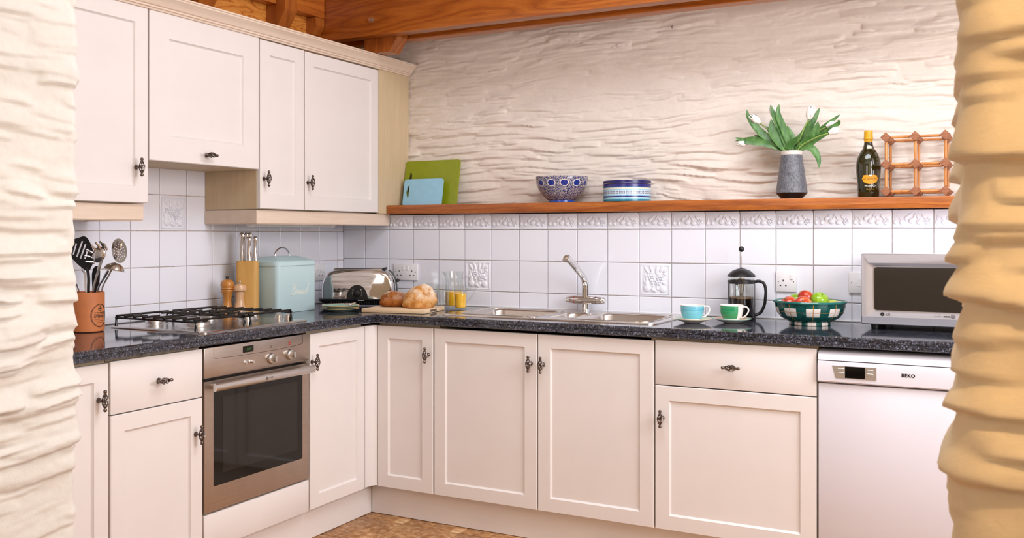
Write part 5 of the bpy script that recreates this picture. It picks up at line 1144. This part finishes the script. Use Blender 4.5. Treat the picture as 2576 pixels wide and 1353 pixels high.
ap = [(math.sin(PI * i / 16), -math.cos(PI * i / 16)) for i in range(17)]
def apple(label, px_, py_, D, r_, mat, tilt):
    P_ = PD(px_, D, ZD(py_, D)); o = thing('apple', label, 'apple', P_, 0, 'apples in the fruit bowl'); pr_ = []
    for s_, c_ in ap: f_ = 1 - .26 * math.exp(-((s_ / .28) ** 2)) * (1 if c_ > 0 else .6); pr_.append((max(.0001, r_ * s_ * (1.03 + .05 * c_)), r_ * .92 * c_ * f_))
    Rm = Matrix.Rotation(R(tilt[0]), 4, 'X') @ Matrix.Rotation(R(tilt[1]), 4, 'Y')
    MB().lathe(pr_, 28, Rm, cap=False).build('skin', mat, o, angle=80); MB().tube([(0, 0, r_ * .62), (.002, 0, r_ * .95)], .0014, 6, Rm).build('stalk', M['stem'], o)
apple('red apple low at the cafetiere side of the bowl', 1984, 765, 3.80, .033, M['apr'], (25, -30))
apple('green apple behind the red ones in the fruit bowl', 2006, 757, 3.87, .034, M['apg'], (0, 10))
apple('darkest red apple on top of the pile in the bowl', 2028, 749, 3.83, .033, M['apr'], (-20, 25))
apple('red apple with a pale flush at the front rim of the bowl', 2020, 767, 3.735, .034, M['apr'], (50, 0))
apple('bright green apple on top of the pile with its dimple showing', 2062, 755, 3.79, .034, M['apg'], (22, 22))
apple('yellow green apple low at the microwave side of the bowl', 2091, 769, 3.80, .030, M['apy'], (0, 0))
# microwave
mw = thing('microwave', 'silver microwave oven with a dark window at the worktop end', 'microwave', (2.6375, -.305, ZW)); mw_w, mw_h = .50, .266; z0 = .018
M['mw_silver'] = plain('silver_plastic', (180, 177, 184), .3, .6, var=.01); M['mw_grey'] = plain('grey_plastic', (150, 150, 160), .35, .4, var=.01)
MB().box(.004, mw_w - .004, .022, .296, z0, z0 + mw_h - .002, .004).build('casing', M['white_enamel'], mw)
for sx in (.045, mw_w - .045):
    for sy_ in (.05, .26): MB().lathe([(.014, 0), (.016, z0), (.0001, z0)], 14).build('foot', M['black_plastic'], mw, (sx, sy_, 0))
fw_ = MB(); A = [(0, z0 + .002), (mw_w, z0 + .002), (mw_w, z0 + mw_h), (0, z0 + mw_h)]; xw0, xw1, zw0, zw1 = .047, .375, z0 + .054, z0 + .216
def rr2(x0, x1, z0_, z1_, r): return [(x, z) for x, z in rrect(x1 - x0, z1_ - z0_, r, 4, (x0 + x1) / 2, (z0_ + z1_) / 2)]
R0 = rr2(0, mw_w, z0 + .001, z0 + mw_h, .006); R1 = rr2(.003, mw_w - .003, z0 + .004, z0 + mw_h - .003, .006); R2 = rr2(.022, mw_w - .014, z0 + .034, z0 + mw_h - .034, .006); R3 = rr2(.040, .420, z0 + .050, z0 + mw_h - .046, .012)
b = MB(); loft(b, [[(x, .022, z) for x, z in R0], [(x, .006, z) for x, z in R0], [(x, .0, z) for x, z in R1], [(x, .0, z) for x, z in R2], [(x, .010, z) for x, z in R3]]); dr_ = b.build('door', M['mw_silver'], mw, angle=30)
MB().box(.003, mw_w - .003, -.0012, .001, z0 + .004, z0 + .032, .001).build('lower_strip', M['mw_grey'], dr_)
gw = MB(); wp = rr2(.048, .404, z0 + .056, z0 + mw_h - .050, .008); wp = [(x - (.008 if abs(x - .048) < .02 else 0) * math.sin(PI * (z - z0 - .056) / (mw_h - .106)), z) for x, z in wp]; gw.prism(wp, 0, .003); gw.v = [(x, .0088 - z + .0 - .002, y) for x, y, z in gw.v]
t = NT('dotted_dark_window'); vo = t.n('ShaderNodeTexVoronoi'); vo.inputs['Scale'].default_value = 420; vo.inputs['Randomness'].default_value = 0; t.l(t.coord(), vo.inputs['Vector']); t.set(t.ramp(vo.outputs['Distance'], [(.25, (20, 17, 15)), (.45, (44, 38, 33))]), .06); M['mwwin'] = t.m
gw.build('window', M['mwwin'], dr_)
lgx, lgz = .075, z0 + .0415
MB().lathe([(.0068, 0), (.0068, .0006), (.0001, .0008)], 24, T(lgx, -.0002, lgz) @ FR).build('logo_disc', M['dark'], dr_)
textmb('LG', .0125, bold=.0004).build('lettering', M['dark'], dr_, (lgx + .019, -.0006, lgz)); textmb('L', .007).build('logo_mark', M['mw_silver'], dr_, (lgx + .0005, -.0012, lgz))
textmb('intello', .010).build('lettering', M['mw_grey'], dr_, (.262, -.0006, lgz)); textmb('wave', .010, bold=.0003).build('lettering', M['dark'], dr_, (.291, -.0006, lgz))
q = MB()
for r_ in (.0072, .0048, .0024): q.tube([(r_ * math.cos(k * PI / 10) + .312, -.0006, lgz + r_ * math.sin(k * PI / 10)) for k in range(21)], .0005, 5)
q.build('wave_emblem', M['dark'], dr_)
MB().box(.435, .486, -.004, .002, z0 + .04, z0 + .235, .002).build('control_strip', M['mw_grey'], dr_)
# ------------------------------------------------------------------ lamp of the room in front (warm)
lp = thing('pendant_lamp', 'warm glass pendant lamp in the room in front', 'lamp', (3.55, -3.75, 2.35))
MB().tube([(0, 0, .10), (0, 0, .60)], .004, 8).build('cord', M['black_plastic'], lp)
MB().lathe([(.03, .10), (.05, .09), (.10, .02), (.12, -.06), (.115, -.06), (.096, .02), (.045, .085)], 32, cap=False).build('lamp_shade', M['white_plastic'], lp)
t = NT('lit_bulb'); t.set((255, 220, 160), .5, emit=(255, 206, 130), es=18); MB().ell((0, 0, -.01), (.035, .035, .045), 16, 12).build('bulb', t.m, lp)
pl = bpy.data.lights.new('pendant_light', 'POINT'); pl.energy = 26; pl.color = (1, .74, .43); pl.shadow_soft_size = .06; po = bpy.data.objects.new('pendant_light', pl); COL.objects.link(po); po.location = (3.55, -3.75, 2.22)
